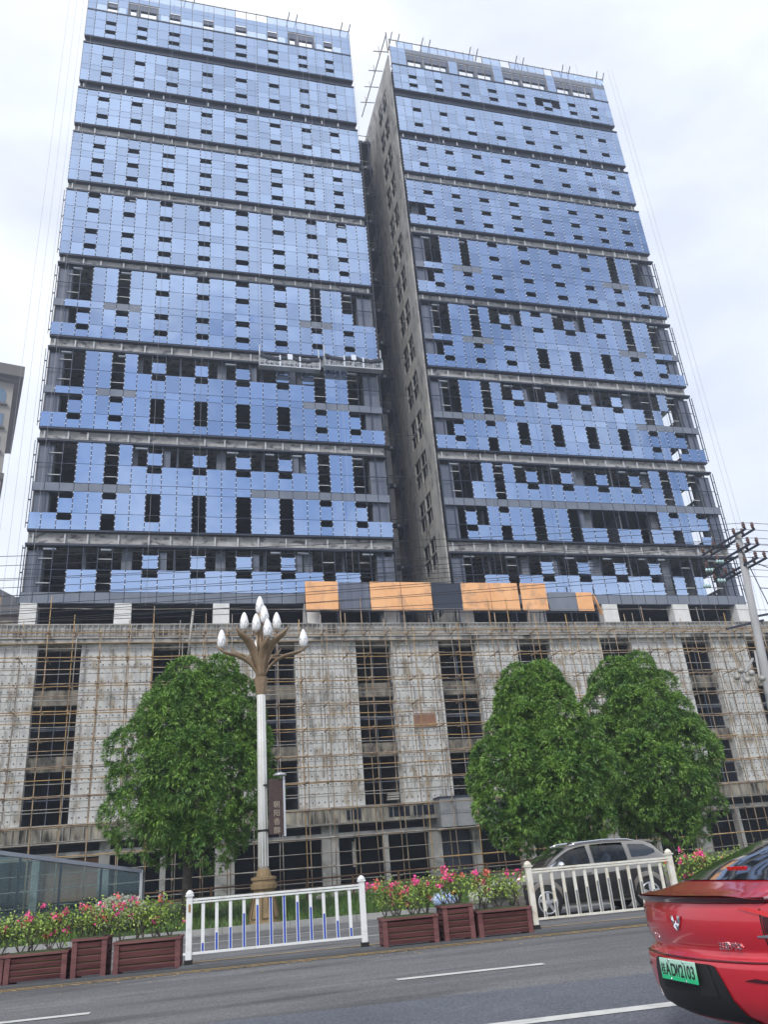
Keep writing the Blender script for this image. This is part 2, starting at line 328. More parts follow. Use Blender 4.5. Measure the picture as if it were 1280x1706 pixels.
def copy_tree(o, parent=None):
    c = o.copy(); COL.objects.link(c); c.parent = parent
    for ch in list(o.children): copy_tree(ch, c)
    return c
def npmesh(name, V, F, mat, parent=None, smooth=False):
    me = bpy.data.meshes.new(name); nv = len(V); nf = len(F)
    if parent is not None:
        M = np.array(wmat(parent).inverted()); V = V @ M[:3, :3].T + M[:3, 3]
    me.vertices.add(nv); me.vertices.foreach_set('co', V.astype(np.float32).ravel())
    me.loops.add(nf * 4); me.loops.foreach_set('vertex_index', F.astype(np.int32).ravel())
    me.polygons.add(nf); me.polygons.foreach_set('loop_start', np.arange(0, nf * 4, 4, dtype=np.int32)); me.polygons.foreach_set('loop_total', np.full(nf, 4, dtype=np.int32))
    me.update(calc_edges=True); me.materials.append(MATS[mat]); o = bpy.data.objects.new(name, me); COL.objects.link(o)
    if parent is not None: o.parent = parent
    return o
def text_mesh(name, body, size, mat, M, parent, depth=0.004, sx=1.0, offset=0.0):
    cu = bpy.data.curves.new(name, 'FONT'); cu.body = body; cu.size = size; cu.extrude = depth; cu.offset = offset; cu.align_x = 'CENTER'; cu.align_y = 'CENTER'
    tmp = bpy.data.objects.new(name + '_tmp', cu); COL.objects.link(tmp)
    bpy.context.view_layer.update(); dg = bpy.context.evaluated_depsgraph_get()
    me = bpy.data.meshes.new_from_object(tmp.evaluated_get(dg)); bpy.data.objects.remove(tmp)
    inv = wmat(parent).inverted() @ M @ Matrix.Diagonal((sx, 1, 1, 1))
    me.transform(inv); me.materials.clear(); me.materials.append(MATS[mat]); me.name = name
    o = bpy.data.objects.new(name, me); COL.objects.link(o); o.parent = parent
    return o

# ------------------------------------------------------------------ ground
CA, SA = math.cos(R(-5.7)), math.sin(R(-5.7)); RZ = R(-5.7)
def rd(s, t, z=0.0): return (s * CA - t * SA, s * SA + t * CA, z)
def sheet(name, s0, s1, t0, t1, z, mat, ns=1):
    b = MB(); b.add([rd(s0, t0, z), rd(s1, t0, z), rd(s1, t1, z), rd(s0, t1, z)], [(0, 1, 2, 3)])
    return tag(b.build(name, mat), kind='structure')
b = MB(); b.add([(-300, -300, -0.03), (300, -300, -0.03), (300, 300, -0.03), (-300, 300, -0.03)], [(0, 1, 2, 3)]); tag(b.build('ground', 'pavement'), kind='structure')
sheet('road', -160, 200, -12, 26.8, 0.0, 'asphalt')
sheet('road_resurfaced_lane', -160, 200, 2.5, 10.35, 0.004, 'asphalt_new')
b = MB()
for s0, s1 in [(-9.3, -6.4), (-5.2, -2.1), (1.87, 3.96), (8.2, 10.4), (14, 16.2), (20, 22.2)]: b.add([rd(s0, 12.15, .008), rd(s1, 12.15, .008), rd(s1, 12.33, .008), rd(s0, 12.33, .008)], [(0, 1, 2, 3)])
for s0, s1 in [(1.2, 6.6), (12, 16)]: b.add([rd(s0, 8.21, .009), rd(s1, 8.21, .009), rd(s1, 8.43, .009), rd(s0, 8.43, .009)], [(0, 1, 2, 3)])
tag(b.build('road_lane_markings', 'road_white'), kind='structure')
b = MB()
for t0, t1 in [(16.12, 16.20), (16.32, 16.42), (18.0, 18.12)]: b.add([rd(-120, t0, .008), rd(150, t0, .008), rd(150, t1, .008), rd(-120, t1, .008)], [(0, 1, 2, 3)])
tag(b.build('road_yellow_lines', 'road_yellow'), kind='structure')
b = MB()
for t0, t1, s0, s1 in [(23.4, 23.52, -120, 150), (20.3, 20.42, 2.4, 5.0), (20.3, 20.42, -4, -1.5), (26.3, 26.4, -120, 150)]: b.add([rd(s0, t0, .008), rd(s1, t0, .008), rd(s1, t1, .008), rd(s0, t1, .008)], [(0, 1, 2, 3)])
tag(b.build('road_white_lines', 'road_white'), kind='structure')
b = MB(); b.bar(rd(-120, 16.62, .02), rd(150, 16.62, .02), 0.42, 0.05); tag(b.build('median_strip', 'base_stone'), kind='structure')
b = MB(); b.bar(rd(-120, 26.9, .075), rd(150, 26.9, .075), 0.22, 0.17); tag(b.build('kerb', 'kerb'), kind='structure')
b = MB()
for i in range(-60, 90): b.bar(rd(i, 26.9, .0775), rd(i + .012, 26.9, .0775), 0.226, 0.172)
tag(b.build('kerb_joints', 'base_stone'), kind='structure')
# verge rising gently to the building, with a little unevenness
rng = random.Random(3)
P = []
for j in range(30):
    t = 27.0 + j * 1.19; row = []
    for i in range(110):
        s = -60 + i * 1.4; z = 0.13 + 0.42 * min(1, max(0, (t - 27.6) / 16)) + rng.uniform(-.03, .05) * (j > 0)
        row.append(rd(s, t, z))
    P.append(row)
b = MB(); b.grid(P, flip=True); tag(b.build('verge_ground', 'soil'), kind='structure')
nr = np.random.RandomState(5); n = 42000
s_ = nr.uniform(-9, 22, n); t_ = 27.1 + nr.rand(n) ** 1.3 * 15
cl = (np.sin(s_ * 1.3 + t_ * .7) + np.sin(s_ * .5 - t_ * 1.1) + nr.uniform(-1, 1, n)) > -1.7; s_ = s_[cl]; t_ = t_[cl]; n = len(s_)
h = nr.uniform(.06, .20, n) * (1 + .9 * (np.sin(s_ * 2.1) > .3)); a = nr.uniform(0, 6.28, n); lx = nr.normal(0, .06, n); ly = nr.normal(0, .06, n); wd = .016
bx = s_ * CA - t_ * SA; by = s_ * SA + t_ * CA; bz = 0.12 + 0.42 * np.clip((t_ - 27.6) / 16, 0, 1)
V = np.stack([np.stack([bx - wd * np.cos(a), by - wd * np.sin(a), bz], 1), np.stack([bx + wd * np.cos(a), by + wd * np.sin(a), bz], 1),
              np.stack([bx + lx + .003, by + ly, bz + h], 1), np.stack([bx + lx - .003, by + ly, bz + h], 1)], 1).reshape(-1, 3)
tag(npmesh('grass', V, np.arange(4 * n).reshape(-1, 4), 'grass'), kind='stuff')

nr = np.random.RandomState(9); n = 420
s_ = nr.uniform(-6, 9, n); t_ = 15.95 + np.abs(nr.normal(0, .22, n)) * np.where(nr.rand(n) < .8, .5, -2.2); a = nr.uniform(0, 6.28, n); q = nr.uniform(.015, .04, n)
bx = s_ * CA - t_ * SA; by = s_ * SA + t_ * CA; z_ = np.full(n, .016)
V = np.stack([np.stack([bx + q * np.cos(a + k), by + q * np.sin(a + k) * .6, z_ + .006 * (k > 2)], 1) for k in (0, 1.2, 3.1, 4.4)], 1).reshape(-1, 3)
tag(npmesh('fallen_leaves', V, np.arange(4 * n).reshape(-1, 4), 'road_yellow'), kind='stuff')

# ------------------------------------------------------------------ towers
LX = [-10.62, -9.77, -8.71, -7.67, -6.62, -5.59, -4.56, -3.56, -2.40, -1.27, -0.08, 1.12, 2.20, 3.39, 4.53, 5.72, 6.84, 8.0, 9.11, 10.26, 11.31, 12.31, 13.26, 14.30, 15.27, 16.32, 17.35]
RX = [22.15, 23.03, 23.96, 24.96, 26.04, 27.10, 28.06, 29.14, 30.23, 31.33, 32.56, 33.67, 34.80, 36.0, 37.23, 38.38, 39.59, 40.67, 41.77, 42.87, 44.0, 45.01, 45.96, 46.92, 47.97, 49.02, 49.8]
F_ = 'P' * 26; W_ = 'PPw' * 8 + 'PP'
# (z0, z1, left pattern, right pattern)
ROWS = [
 (20.37, 21.20, 'G' * 26, 'G' * 26),
 (21.20, 22.95, '...PP.PPwPPwPPwPPwPP.PP...', '...PP.PPwPPwPPwPPw.P.PC...'),
 (22.95, 24.78, '........m..m..m..m........', '........m..m..m..m........'),
 (26.10, 27.46, 'PPwPP.PPwPP.PP.PP.PPwPPwPP', '..wPP.PP.PP.PP.PP.PP.PCw..'),
 (27.46, 29.27, '..wPPwPP.PP.PP.PP.PPwPPw..', '..w.PwPP.PP........PwPPw..'),
 (29.27, 29.98, 'GGGGGGGPPPPPPPPGGGGGGGGGGG', 'G' * 26),
 (29.98, 31.66, '...PP.PPwPPwPPwPPwPP.PP...', '...PP.PPwPPwPPwPPwPP.PC...'),
 (31.66, 33.54, '...PP.P.m..m..m..m.P.PP...', '....P.P.m..m..m..m.P.PP...'),
 (34.82, 36.19, W_, 'PPwPP.PPwPPwPPwPPwPPwPCwPP'),
 (36.19, 37.97, '..wPPwPP.PP.PP.PP.PPwPPw..', '..wPPwPP.PP.PP.PP.PPwPPw..'),
 (37.97, 38.65, 'GPPPGGGPPPPPPPPPPPPGGGGGGG', 'GGGGGGGPPPPPPPPPPPPGGGGGGG'),
 (38.65, 40.34, '...PP.PPwPPwPPwPPwPP.PP...', '...PP.PPwPPwPPwPPwPP.PC...'),
 (40.34, 42.22, '...PP.P.m..m..m..m.s.PP...', '...PP.P.m..m..m..m....P...'),
 (43.59, 44.89, W_, W_),
 (44.89, 46.61, '..w' + 'PPw' * 7 + 'PP', '..wPPwPPwPP.PP.PP.PPwPPw..'),
 (46.61, 47.35, 'GPPPGGGPPPPPPPPPPPPGGGPPPP', 'GPPPGGGPPPPPPPPPPPPGGGPPPG'),
 (47.35, 49.15, '...PP.PPwPPwPPwPPwPP.PPw..', '...PP.PPwPPwPPwPPwPP.PP...'),
 (49.15, 51.07, '...PP.PPwPPwPPwPPwPP.PP...', '...PP.P.m.PwP.m.PwPP.PP...'),
 (52.25, 53.62, W_, W_),
 (53.62, 55.33, W_, '..wPPwPPwPPwPPwPPwPPwPPw..'),
 (55.33, 56.12, F_, 'GPPPGGGPPPPPPPPPPPPGGGPPPG'),
 (56.12, 57.78, W_, '...PP.PPwPPwPPwPPwPP.PP...'),
 (57.78, 59.60, W_, '...PP.PPwPPwPPwPPwPP.PP...'),
 (60.96, 62.22, W_, W_),
 (62.22, 63.93, W_, '..wPPwPPwPPwPPwPPwPPwPPwPP'),
 (63.93, 64.73, F_, F_),
 (64.73, 65.80, W_, W_),
 (65.80, 66.95, F_, F_),
 (68.30, 69.83, W_, W_),
 (69.83, 70.62, F_, F_),
 (70.62, 72.20, W_, W_),
 (72.20, 72.98, F_, F_),
 (74.24, 75.80, W_, W_),
 (75.80, 76.56, F_, F_),
 (76.56, 78.14, W_, W_),
 (78.14, 79.62, F_, F_),
 (80.87, 82.09, W_, W_),
 (82.09, 83.47, W_, W_[:16] + '.w.' + W_[19:]),
 (83.47, 84.80, F_, F_),
]
GROOVES = [(24.87, 26.10), (33.64, 34.82), (42.34, 43.59), (51.17, 52.25), (59.69, 60.96), (67.03, 68.30), (73.06, 74.24), (79.71, 80.87)]
MIDS = [29.6, 38.3, 47.0, 55.7, 64.3, 70.2, 76.2, 82.1]
def pane_verts(rng, x0, x1, z0, z1, y=58.0, th=.03):
    # every pane sits very slightly out of true, as hung glass does
    ax = rng.gauss(0, .006); az_ = rng.gauss(0, .006); cx, cz = (x0 + x1) / 2, (z0 + z1) / 2
    f = lambda x, z: y + (x - cx) * az_ + (z - cz) * ax
    g = .03
    q = [(x0 + g, z0 + g * .6), (x1 - g, z0 + g * .6), (x1 - g, z1 - g * .6), (x0 + g, z1 - g * .6)]
    return [(x, f(x, z), z) for x, z in q] + [(x, f(x, z) + th, z) for x, z in q], [(0, 1, 2, 3), (7, 6, 5, 4), (0, 4, 5, 1), (1, 5, 6, 2), (2, 6, 7, 3), (3, 7, 4, 0)]
def tower(name, label, XJ, which, depth, seed):
    rng = random.Random(seed); x0, x1 = XJ[0], XJ[-1]
    root = thing(name, label, 'tower block', ((x0 + x1) / 2, 58.5, 18.5))
    # structure
    for k, (a, c) in enumerate(GROOVES):
        b = MB(); b.box(x0 + .1, x1 - .1, 58.42, 59.0, a + .10, c - .06); b.box(x0 + .12, x1 - .12, 59.0, 58 + depth - .5, a + .25, a + .55)
        bm_ = b.build('floor_beam', 'beam_concrete' if k < 6 else 'slab', root)  # upper beams take the dark slab colour: shade of the grooves painted in
        x = x0 + .35
        while x < x1 - .2:
            if k < 7:
                q = MB(); q.box(x, x + .11, 58.22, 58.42, a + .14, c - .22); q.build('bracket', 'bracket_white', bm_)
            x += rng.choice([1.45, 1.75, 1.9, 2.2, 1.6])
        q = MB(); q.box(x0 - .02, x1 + .02, 58.03, 58.42, c - .12, c - .03); q.build('ledge', 'dark_metal', root)
        q = MB(); q.box(x0 - .03, x1 + .03, 57.93, 58.42, a - .07, a + .10); q.build('ledge', 'dark_metal', root)
    for z in MIDS:
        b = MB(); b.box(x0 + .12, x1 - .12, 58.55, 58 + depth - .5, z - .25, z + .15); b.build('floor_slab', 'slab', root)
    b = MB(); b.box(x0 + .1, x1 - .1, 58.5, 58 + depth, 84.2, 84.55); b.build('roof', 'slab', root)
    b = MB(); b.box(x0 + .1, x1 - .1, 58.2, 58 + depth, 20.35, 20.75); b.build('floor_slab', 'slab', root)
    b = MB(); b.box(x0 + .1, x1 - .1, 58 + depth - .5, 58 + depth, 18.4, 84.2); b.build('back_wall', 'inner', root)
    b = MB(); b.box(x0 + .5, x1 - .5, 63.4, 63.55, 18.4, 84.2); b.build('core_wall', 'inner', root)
    # columns behind the glass, partitions between rooms
    xs = [XJ[i] for i in (1, 7, 13, 19, 25)]
    for x in xs:
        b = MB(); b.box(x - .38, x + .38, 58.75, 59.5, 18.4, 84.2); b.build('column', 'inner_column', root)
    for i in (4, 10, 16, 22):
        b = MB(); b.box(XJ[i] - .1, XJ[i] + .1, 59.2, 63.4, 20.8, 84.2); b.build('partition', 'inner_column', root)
    for (a, c) in [(21.2, 24.8), (26.1, 33.6), (34.8, 42.3), (43.6, 51.1), (52.2, 59.7)]:
        for (p, q_) in ((XJ[0] + .15, XJ[1] + .35), (XJ[25] - .45, XJ[26] - .15)):
            b = MB(); b.box(p, q_, 58.32, 58.40, a, c - .3); b.build('wall_board', 'board_blue', root)
        for i in range(6, 20, 3):
            if rng.random() < .55:
                b = MB(); b.box(XJ[i] + .1, XJ[i] + .62, 58.34, 58.42, a, c - .3); b.build('wall_board', 'board_blue', root)
    # glazing
    singles = 0; rest = MB(); clips = MB(); greys = 0
    occ = {}
    for r, (z0, z1, pl, pr_) in enumerate(ROWS):
        pat = pl if which == 0 else pr_
        assert len(pat) == 26, (r, which, len(pat))
        for c, ch in enumerate(pat):
            if ch == '.': continue
            a, d = z0, z1
            if ch == 'w': d = z1 - .58 if z1 - z0 > 1 else z1
            if ch in 'ms': a, d = z0 + .12, z0 + 1.2
            vs, fs = pane_verts(rng, XJ[c], XJ[c + 1], a, d)
            occ.setdefault(c, []).append((a, d, ch))
            if ch == 'G':
                b = MB(); b.add(*pane_verts(rng, XJ[c], XJ[c + 1], a, d, 58.015)); b.build('spandrel_panel', 'spandrel_grey', root)
            elif ch == 'C': pass                     # pane missing, its fixings left in place
            elif singles < 100:
                b = MB(); b.add(vs, fs); b.build('glass_panel', 'pane', root); singles += 1
            else: rest.add(vs, fs)
    tag(rest.build('glass_panels_above', 'pane', root), kind='stuff')
    for c in range(27):
        z = 21.3
        while z < 84.7:
            near = [1 for cc in (c - 1, c) for (a, d, ch) in occ.get(cc, []) if a <= z <= d and ch != 'G']
            if near: clips.box(XJ[c] - .036, XJ[c] + .036, 57.95, 58.0, z, z + .085)
            z += .46
    tag(clips.build('glass_clips', 'clip', root), kind='stuff')
    for c in range(27):
        b = MB()
        for a_, c_ in [(20.3, 24.9)] + [(GROOVES[i][1], GROOVES[i + 1][0]) for i in range(7)] + [(80.85, 84.8)]: b.box(XJ[c] - .028, XJ[c] + .028, 58.05, 58.15, a_, c_)
        b.build('mullion', 'mullion', root)
    done = set()
    for (z0, z1, *_r) in ROWS:
        for z in (z0, z1):
            if round(z, 1) not in done:
                done.add(round(z, 1)); b = MB(); b.box(x0, x1, 58.045, 58.12, z - .02, z + .02); b.build('transom', 'mullion', root)
    for (i, k) in ((1, 2), (5, 6), (20, 21), (23, 24)):   # small framed sub-divisions in the bare bays
        for (a, c) in GROOVES[:4]:
            for z in (a - 1.0, a - 2.9):
                b = MB(); b.box(XJ[i], XJ[k], 58.20, 58.25, z - .03, z + .03); b.build('rail', 'bracket_white', root)
    for (a, c) in GROOVES[:5]:                            # short white duct ends below the beams
        for i in (1, 5, 7, 10, 13, 16, 18, 23):
            if rng.random() < .7:
                x = XJ[i] + rng.uniform(0, .5); b = MB(); b.box(x, x + rng.uniform(.7, 1.0), 58.2, 58.36, a - .30, a - .18); b.build('duct', 'clip', root)
    # open parapet: posts, rails, panels with gaps, roof frame seen behind
    big = {0: [(4, 6), (19, 21)], 1: [(2, 6), (8, 11), (13, 17), (19, 23)]}[which]
    inbig = lambda c: any(a <= c <= d for a, d in big)
    bb = MB(); bb.box(x0, x1, 57.96, 58.4, 84.80, 84.98); bb.build('ledge', 'dark_metal', root)
    for c in range(26):
        if inbig(c): pass
        else:
            win = (which == 0 and c % 3 == 2)
            low = 'clear' if (which == 0 and (c % 3 in (1, 0)) and 0 < c < 25) else 'pane'
            if not win:
                b = MB(); b.add(*pane_verts(rng, XJ[c], XJ[c + 1], 84.98, 85.95)); b.build('parapet_panel', 'pane_clear' if low == 'clear' else 'pane', root)
            b = MB(); b.add(*pane_verts(rng, XJ[c], XJ[c + 1], 86.55 if win else 85.95, 87.1)); b.build('parapet_panel', 'pane', root)
        b = MB(); b.add(*pane_verts(rng, XJ[c], XJ[c + 1], 87.1, 87.85)); b.build('parapet_panel', 'spandrel_grey' if (which == 1 and c % 9 > 5) or inbig(c) and which == 1 else 'pane', root)
        if rng.random() < .8:
            b = MB(); b.add(*pane_verts(rng, XJ[c], XJ[c + 1], 87.9, 88.9)); b.build('parapet_panel', 'pane_clear', root)
    for c in range(27):
        b = MB(); b.box(XJ[c] - .035, XJ[c] + .035, 58.05, 58.13, 84.9, 89.25); b.build('parapet_post', 'tube_grey', root)
    for z in (87.1, 89.05):
        b = MB(); b.box(x0, x1, 58.02, 58.10, z - .03, z + .03); b.build('parapet_rail', 'tube_grey', root)
    for a, d in big:
        b = MB(); b.box(XJ[a], XJ[d + 1], 58.12, 58.4, 86.15, 87.05); b.build('roof_beam', 'board_blue', root)
        for k in (a, (a + d + 1) // 2, d + 1):
            b = MB(); b.box(XJ[k] - .22, XJ[k] + .22, 58.14, 58.5, 84.5, 86.9); b.build('roof_column', 'board_blue', root)
    if which == 0:
        for c in range(2, 26, 3):
            if not inbig(c):
                b = MB(); b.box(XJ[c] - .1, XJ[c + 1] + .1, 58.14, 58.4, 85.95, 86.6); b.build('roof_beam', 'board_blue', root)
    for y in (58.6,):
        for i in range(1, 26, 4):
            b = MB(); b.bar((XJ[i], 58.7, 84.6), (XJ[i] + 1.1, 59.9, 86.6), .08); b.build('brace', 'tube_grey', root)
    return root

def punched_wall(b, plane, pos, th, us, vs, holes):
    """wall of cells between us and vs, leaving out the cells in holes; plane 'x': u=y, 'y': u=x"""
    for i in range(len(us) - 1):
        for j in range(len(vs) - 1):
            if (i, j) in holes: continue
            if plane == 'x': b.box(pos, pos + th, us[i], us[i + 1], vs[j], vs[j + 1])
            else: b.box(us[i], us[i + 1], pos, pos + th, vs[j], vs[j + 1])

TL = tower('tower_block', 'blue glass tower block on the left, with two work platforms hanging on its face', LX, 0, 12, 11)
b = MB(); b.box(LX[0] + .02, LX[0] + .10, 58.5, 70, 18.4, 84.5); b.build('side_wall', 'side_concrete', TL)
b = MB(); b.box(LX[-1] - .10, LX[-1] - .02, 58.5, 70, 18.4, 84.5); b.build('side_wall', 'side_concrete', TL)
TR = tower('tower_block', 'blue glass tower block on the right, with a bare concrete side wall facing the gap', RX, 1, 12, 23)
b = MB(); ys = [58.3, 60.5, 62.1, 62.35, 64.0, 73.0]; zs = [18.4]; holes = set(); fr = MB()
zt = 20.3
while zt < 81.5:
    zs += [zt, zt + 1.35, zt + 1.5, zt + 2.85]; k = len(zs) - 4
    for i in (1, 3): holes |= {(i, k), (i, k + 2)}
    zt += 4.33
zs.append(86.6)
punched_wall(b, 'x', 21.88, .14, ys, zs, holes); b.build('concrete_side_wall', 'side_concrete', TR)
for i in (1, 3):
    for (k) in sorted({h[1] for h in holes}):
        fr = MB(); z0, z1 = zs[k], zs[k + 1]; fr.box(22.0, 22.05, (ys[i] + ys[i + 1]) / 2 - .03, (ys[i] + ys[i + 1]) / 2 + .03, z0, z1); fr.box(22.0, 22.04, ys[i], ys[i + 1], z0, z0 + .06)
        fr.build('window_frame', 'side_concrete', TR)
b = MB(); b.box(24.9, 25.0, 59.6, 69, 18.4, 84); b.build('inner_wall', 'inner', TR)
b = MB(); zs2 = [18.4]; h2 = set()
for zc in (22.2, 26.9, 30.9, 35.6, 39.3):
    zm = 1.4 + (zc - 1.4) * 1.069; zs2 += [zm - .8, zm + .8]; h2.add((1, len(zs2) - 2))
zs2.append(84.5); h2 = {(i, j - 0) for i, j in h2}
punched_wall(b, 'x', 49.6, .12, [60.2, 61.0, 63.0, 70], zs2, h2); b.build('side_wall', 'side_concrete', TR)
# tubular framing standing off the outer edge, and rails over the side parapet
for (a, c) in [(20.4, 24.8), (26.2, 33.6), (34.9, 42.2), (43.7, 51.0), (52.3, 59.6)]:
    b = MB(); b.bar((50.06, 58.1, a), (50.06, 58.1, c), .055); z = a + .2
    while z < c: b.bar((49.75, 58.1, z), (50.06, 58.1, z), .05); z += 1.25
    b.build('edge_frame', 'dark_metal', TR)
    b = MB(); b.bar((-10.8, 58.1, a), (-10.8, 58.1, c), .045); z = a + .4
    while z < c: b.bar((-10.62, 58.1, z), (-10.8, 58.1, z), .09); z += 1.9
    b.build('edge_frame', 'dark_metal', TL)
b = MB(); b.bar((21.75, 57.6, 89.3), (21.4, 69, 89.3), .10); b.bar((21.8, 57.9, 86.4), (21.8, 57.9, 90), .10); b.build('side_rail', 'tube_grey', TR)
for y in (59.5, 62, 64.2, 66.4):
    b = MB(); b.bar((20.6, y, 88.6), (22.4, y, 88.9), .08); b.bar((21.3, y, 88.2), (21.3, y, 89.7), .06); b.build('cantilever_pole', 'tube_grey', TR)
# suspension davits: pairs of crossed tubes on the parapets
def davit(x, label):
    t = thing('rope_davit', label, 'davit', (x, 58.4, 86.9), 0, 'davits along the roof edges')
    b = MB(); b.bar((x - .15, 58.5, 87.6), (x + .35, 57.8, 90.1), .08); b.build('arm', 'dark_metal', t)
    b = MB(); b.bar((x + .75, 58.5, 87.6), (x + 1.25, 57.8, 90.0), .08); b.build('arm', 'dark_metal', t)
    b = MB(); b.bar((x - .2, 58.5, 87.9), (x + 1.2, 58.5, 88.1), .07); b.build('cross_tube', 'dark_metal', t)
for x, l in [(26.0, 'first davit of crossed tubes from the gap, on the right tower roof edge'), (32.0, 'second davit from the gap on the right tower roof edge'), (38.0, 'middle davit of the right tower roof edge'), (44.2, 'davit on the right tower roof edge next to the outer corner one'),
             (48.9, 'davit on the outer corner of the right tower roof'), (10.2, 'davit of crossed tubes above the big parapet opening of the left tower'), (16.3, 'davit on the left tower roof corner beside the gap'),
             (-1.0, 'davit of crossed tubes on the left tower roof, cut by the top of the photo'), (22.2, 'davit on the right tower corner above the bare concrete wall')]: davit(x, l)
# recessed link between the towers
lk = thing('link_block', 'dark recessed stair and lift block between the two towers, open at every floor', 'building', (20, 69, 18.5))
b = MB(); b.box(12, 30, 72.5, 73.2, 18.4, 83.8); b.build('back_wall', 'inner', lk)
b = MB(); z = 18.4
while z < 84:
    q = MB(); q.box(17.4, 22.3, 68.0, 72.5, z, z + .45); q.build('floor_slab', 'slab', lk)
    for k in range(3):
        q = MB(); x = 18.0 + k * 1.4; q.box(x, x + .25, 67.85, 68.0, z + .08, z + .30); q.build('bolt_plate', 'bracket_white', lk)
    q = MB(); q.bar((18.2, 67.95, z + 1.2), (21.8, 67.95, z + 1.2), .06); q.build('guard_rail', 'tube_grey', lk)
    z += 4.33 / 2 if z > 90 else 4.33
for x in (17.9, 19.6, 21.5):
    b = MB(); b.bar((x, 67.9, 18.4), (x, 67.9, 84), .16); b.build('guide_rail', 'mullion', lk)
b = MB(); b.box(20.3, 20.9, 68.2, 69, 18.4, 45); b.build('lift_wall', 'side_concrete', lk)
# low frames near the foot of the gap, standing nearer the street
for x in (18.3, 20.6):
    b = MB(); b.bar((x, 61.2, 18.4), (x, 61.2, 57), .05); b.build('standpipe', 'slab', lk)
for k in range(9):
    b = MB(); b.bar((17.6, 61.2, 20.5 + k * 4.33), (21.6, 61.2, 20.5 + k * 4.33), .045); b.build('cross_tube', 'slab', lk)
# work platforms
def gondola(x0, x1, z, label):
    t = thing('work_platform', label, 'gondola', ((x0 + x1) / 2, 57.3, z), 0, 'suspended work platforms')
    b = MB(); b.box(x0, x1, 56.95, 57.6, z, z + .08); b.build('deck', 'steel_silver', t)
    for y in (56.95, 57.6):
        b = MB()
        for zz in (z + .55, z + 1.0): b.bar((x0, y, zz), (x1, y, zz), .05)
        n = 12; d = (x1 - x0) / n
        for i in range(n):
            b.bar((x0 + i * d, y, z + (.05 if i % 2 else .5)), (x0 + (i + 1) * d, y, z + (.5 if i % 2 else .05)), .035)
            b.bar((x0 + i * d, y, z + .05), (x0 + i * d, y, z + 1.0), .04)
        b.build('railing', 'steel_silver', t)
    for x in (x0, x1):
        b = MB(); b.box(x - .06, x + .06, 56.93, 57.62, z - .02, z + 1.1); b.bar((x, 57.25, z + 1), (x, 57.25, z + 2.3), .09); b.build('hoist_frame', 'steel_silver', t)
    for k in (1, 2):
        b = MB(); x = x0 + (x1 - x0) * k / 3; b.box(x - .06, x + .06, 56.9, 57.0, z, z + 1.15); b.build('post', 'clip', t)
    b = MB(); P = []
    for j in range(2): P.append([(x0 + (x1 - x0) * i / 16, 56.92 - .02 * j, z + (1.25 if j == 0 else .80) - .28 * abs(math.sin(math.pi * i / 8)) + .05 * math.sin(i * 2.3)) for i in range(17)])
    b.grid(P); b.build('draped_net', 'net_black', t, solid=.01)
    b = MB(); xm = (x0 + x1) / 2; b.box(xm - .22, xm + .22, 56.86, 56.95, z + .75, z + 1.3); b.build('control_box', 'clip', t)
gondola(6.5, 11.7, 41.4, 'work platform on the left tower face, the lower and left one of two')
gondola(12.2, 17.4, 41.9, 'work platform at the gap-side corner of the left tower, the higher one of two')
def rope(x, z0, z1, y=57.4, lab='thin vertical work rope hanging down the glass face of the towers', lean=0):
    b = MB(); b.tube([(x, y, z1), (x + lean * .5 + .05, y - .05, (z0 + z1) / 2), (x + lean, y, z0)], .012, 4); tag(b.build('work_rope', 'rope'), lab, 'rope', 'ropes hanging down the tower fronts')
for x in (-9.9, -2.0, 1.6, 6.6, 11.6, 12.3, 17.3, 13.6): rope(x, 20 if x not in (6.6, 11.6, 12.3, 17.3) else 43.5, 90)
for x in (26.3, 32.4, 38.4, 44.6, 46.0): rope(x, 18.6, 90)
for x in (-10.95, -11.6, -12.3): rope(x, 19, 92, 57.3, 'thin rope hanging free in the sky beside the outer edge of the left tower')
for x in (50.4, 51.0): rope(x, 19, 90, 57.3, 'thin rope hanging free in the sky beside the outer edge of the right tower')

# ------------------------------------------------------------------ podium
BAYS = [(-23.2, -20.4), (-16.1, -13.3), (-8.95, -6.1), (-1.35, 1.25), (5.94, 8.75), (13.35, 16.1), (19.95, 23.0), (26.5, 29.4), (34.0, 36.8), (41.6, 44.4), (47.9, 50.6), (55.0, 57.8)]
PD = thing('podium_building', 'unfinished bare concrete podium of the two towers, standing behind a rusty scaffold', 'building', (20, 58, 0.5))
X0, X1 = -26.0, 64.0
edges = [X0] + [e for b_ in BAYS for e in b_] + [X1]
for i in range(0, len(edges), 2):
    a, c = edges[i], edges[i + 1]
    b = MB(); b.box(a, c, 57.2, 57.9, 5.45, 17.1); b.build('pier', 'formwork', PD)
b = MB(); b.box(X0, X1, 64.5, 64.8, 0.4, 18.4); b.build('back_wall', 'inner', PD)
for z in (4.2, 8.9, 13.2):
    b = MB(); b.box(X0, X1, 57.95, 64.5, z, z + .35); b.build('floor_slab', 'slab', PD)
rng = random.Random(4)
for a, c in BAYS:
    for z0, z1 in ((8.72, 9.66), (13.0, 14.02), (16.75, 17.1)):
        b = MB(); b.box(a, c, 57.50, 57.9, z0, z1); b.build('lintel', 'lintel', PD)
    b = MB(); b.box(a + .02, a + .10, 57.9, 64, 4.5, 17); b.box(c - .10, c - .02, 57.9, 64, 4.5, 17); b.build('bay_reveal', 'inner', PD)
    b = MB(); xm = (a + c) / 2; b.bar((xm, 57.75, 5.45), (xm, 57.75, 16.8), .05)
    for z in (7.0, 11.4, 11.5): b.bar((a, 57.75, z), (c, 57.75, z), .05)
    b.build('inner_rail', 'board_blue', PD)
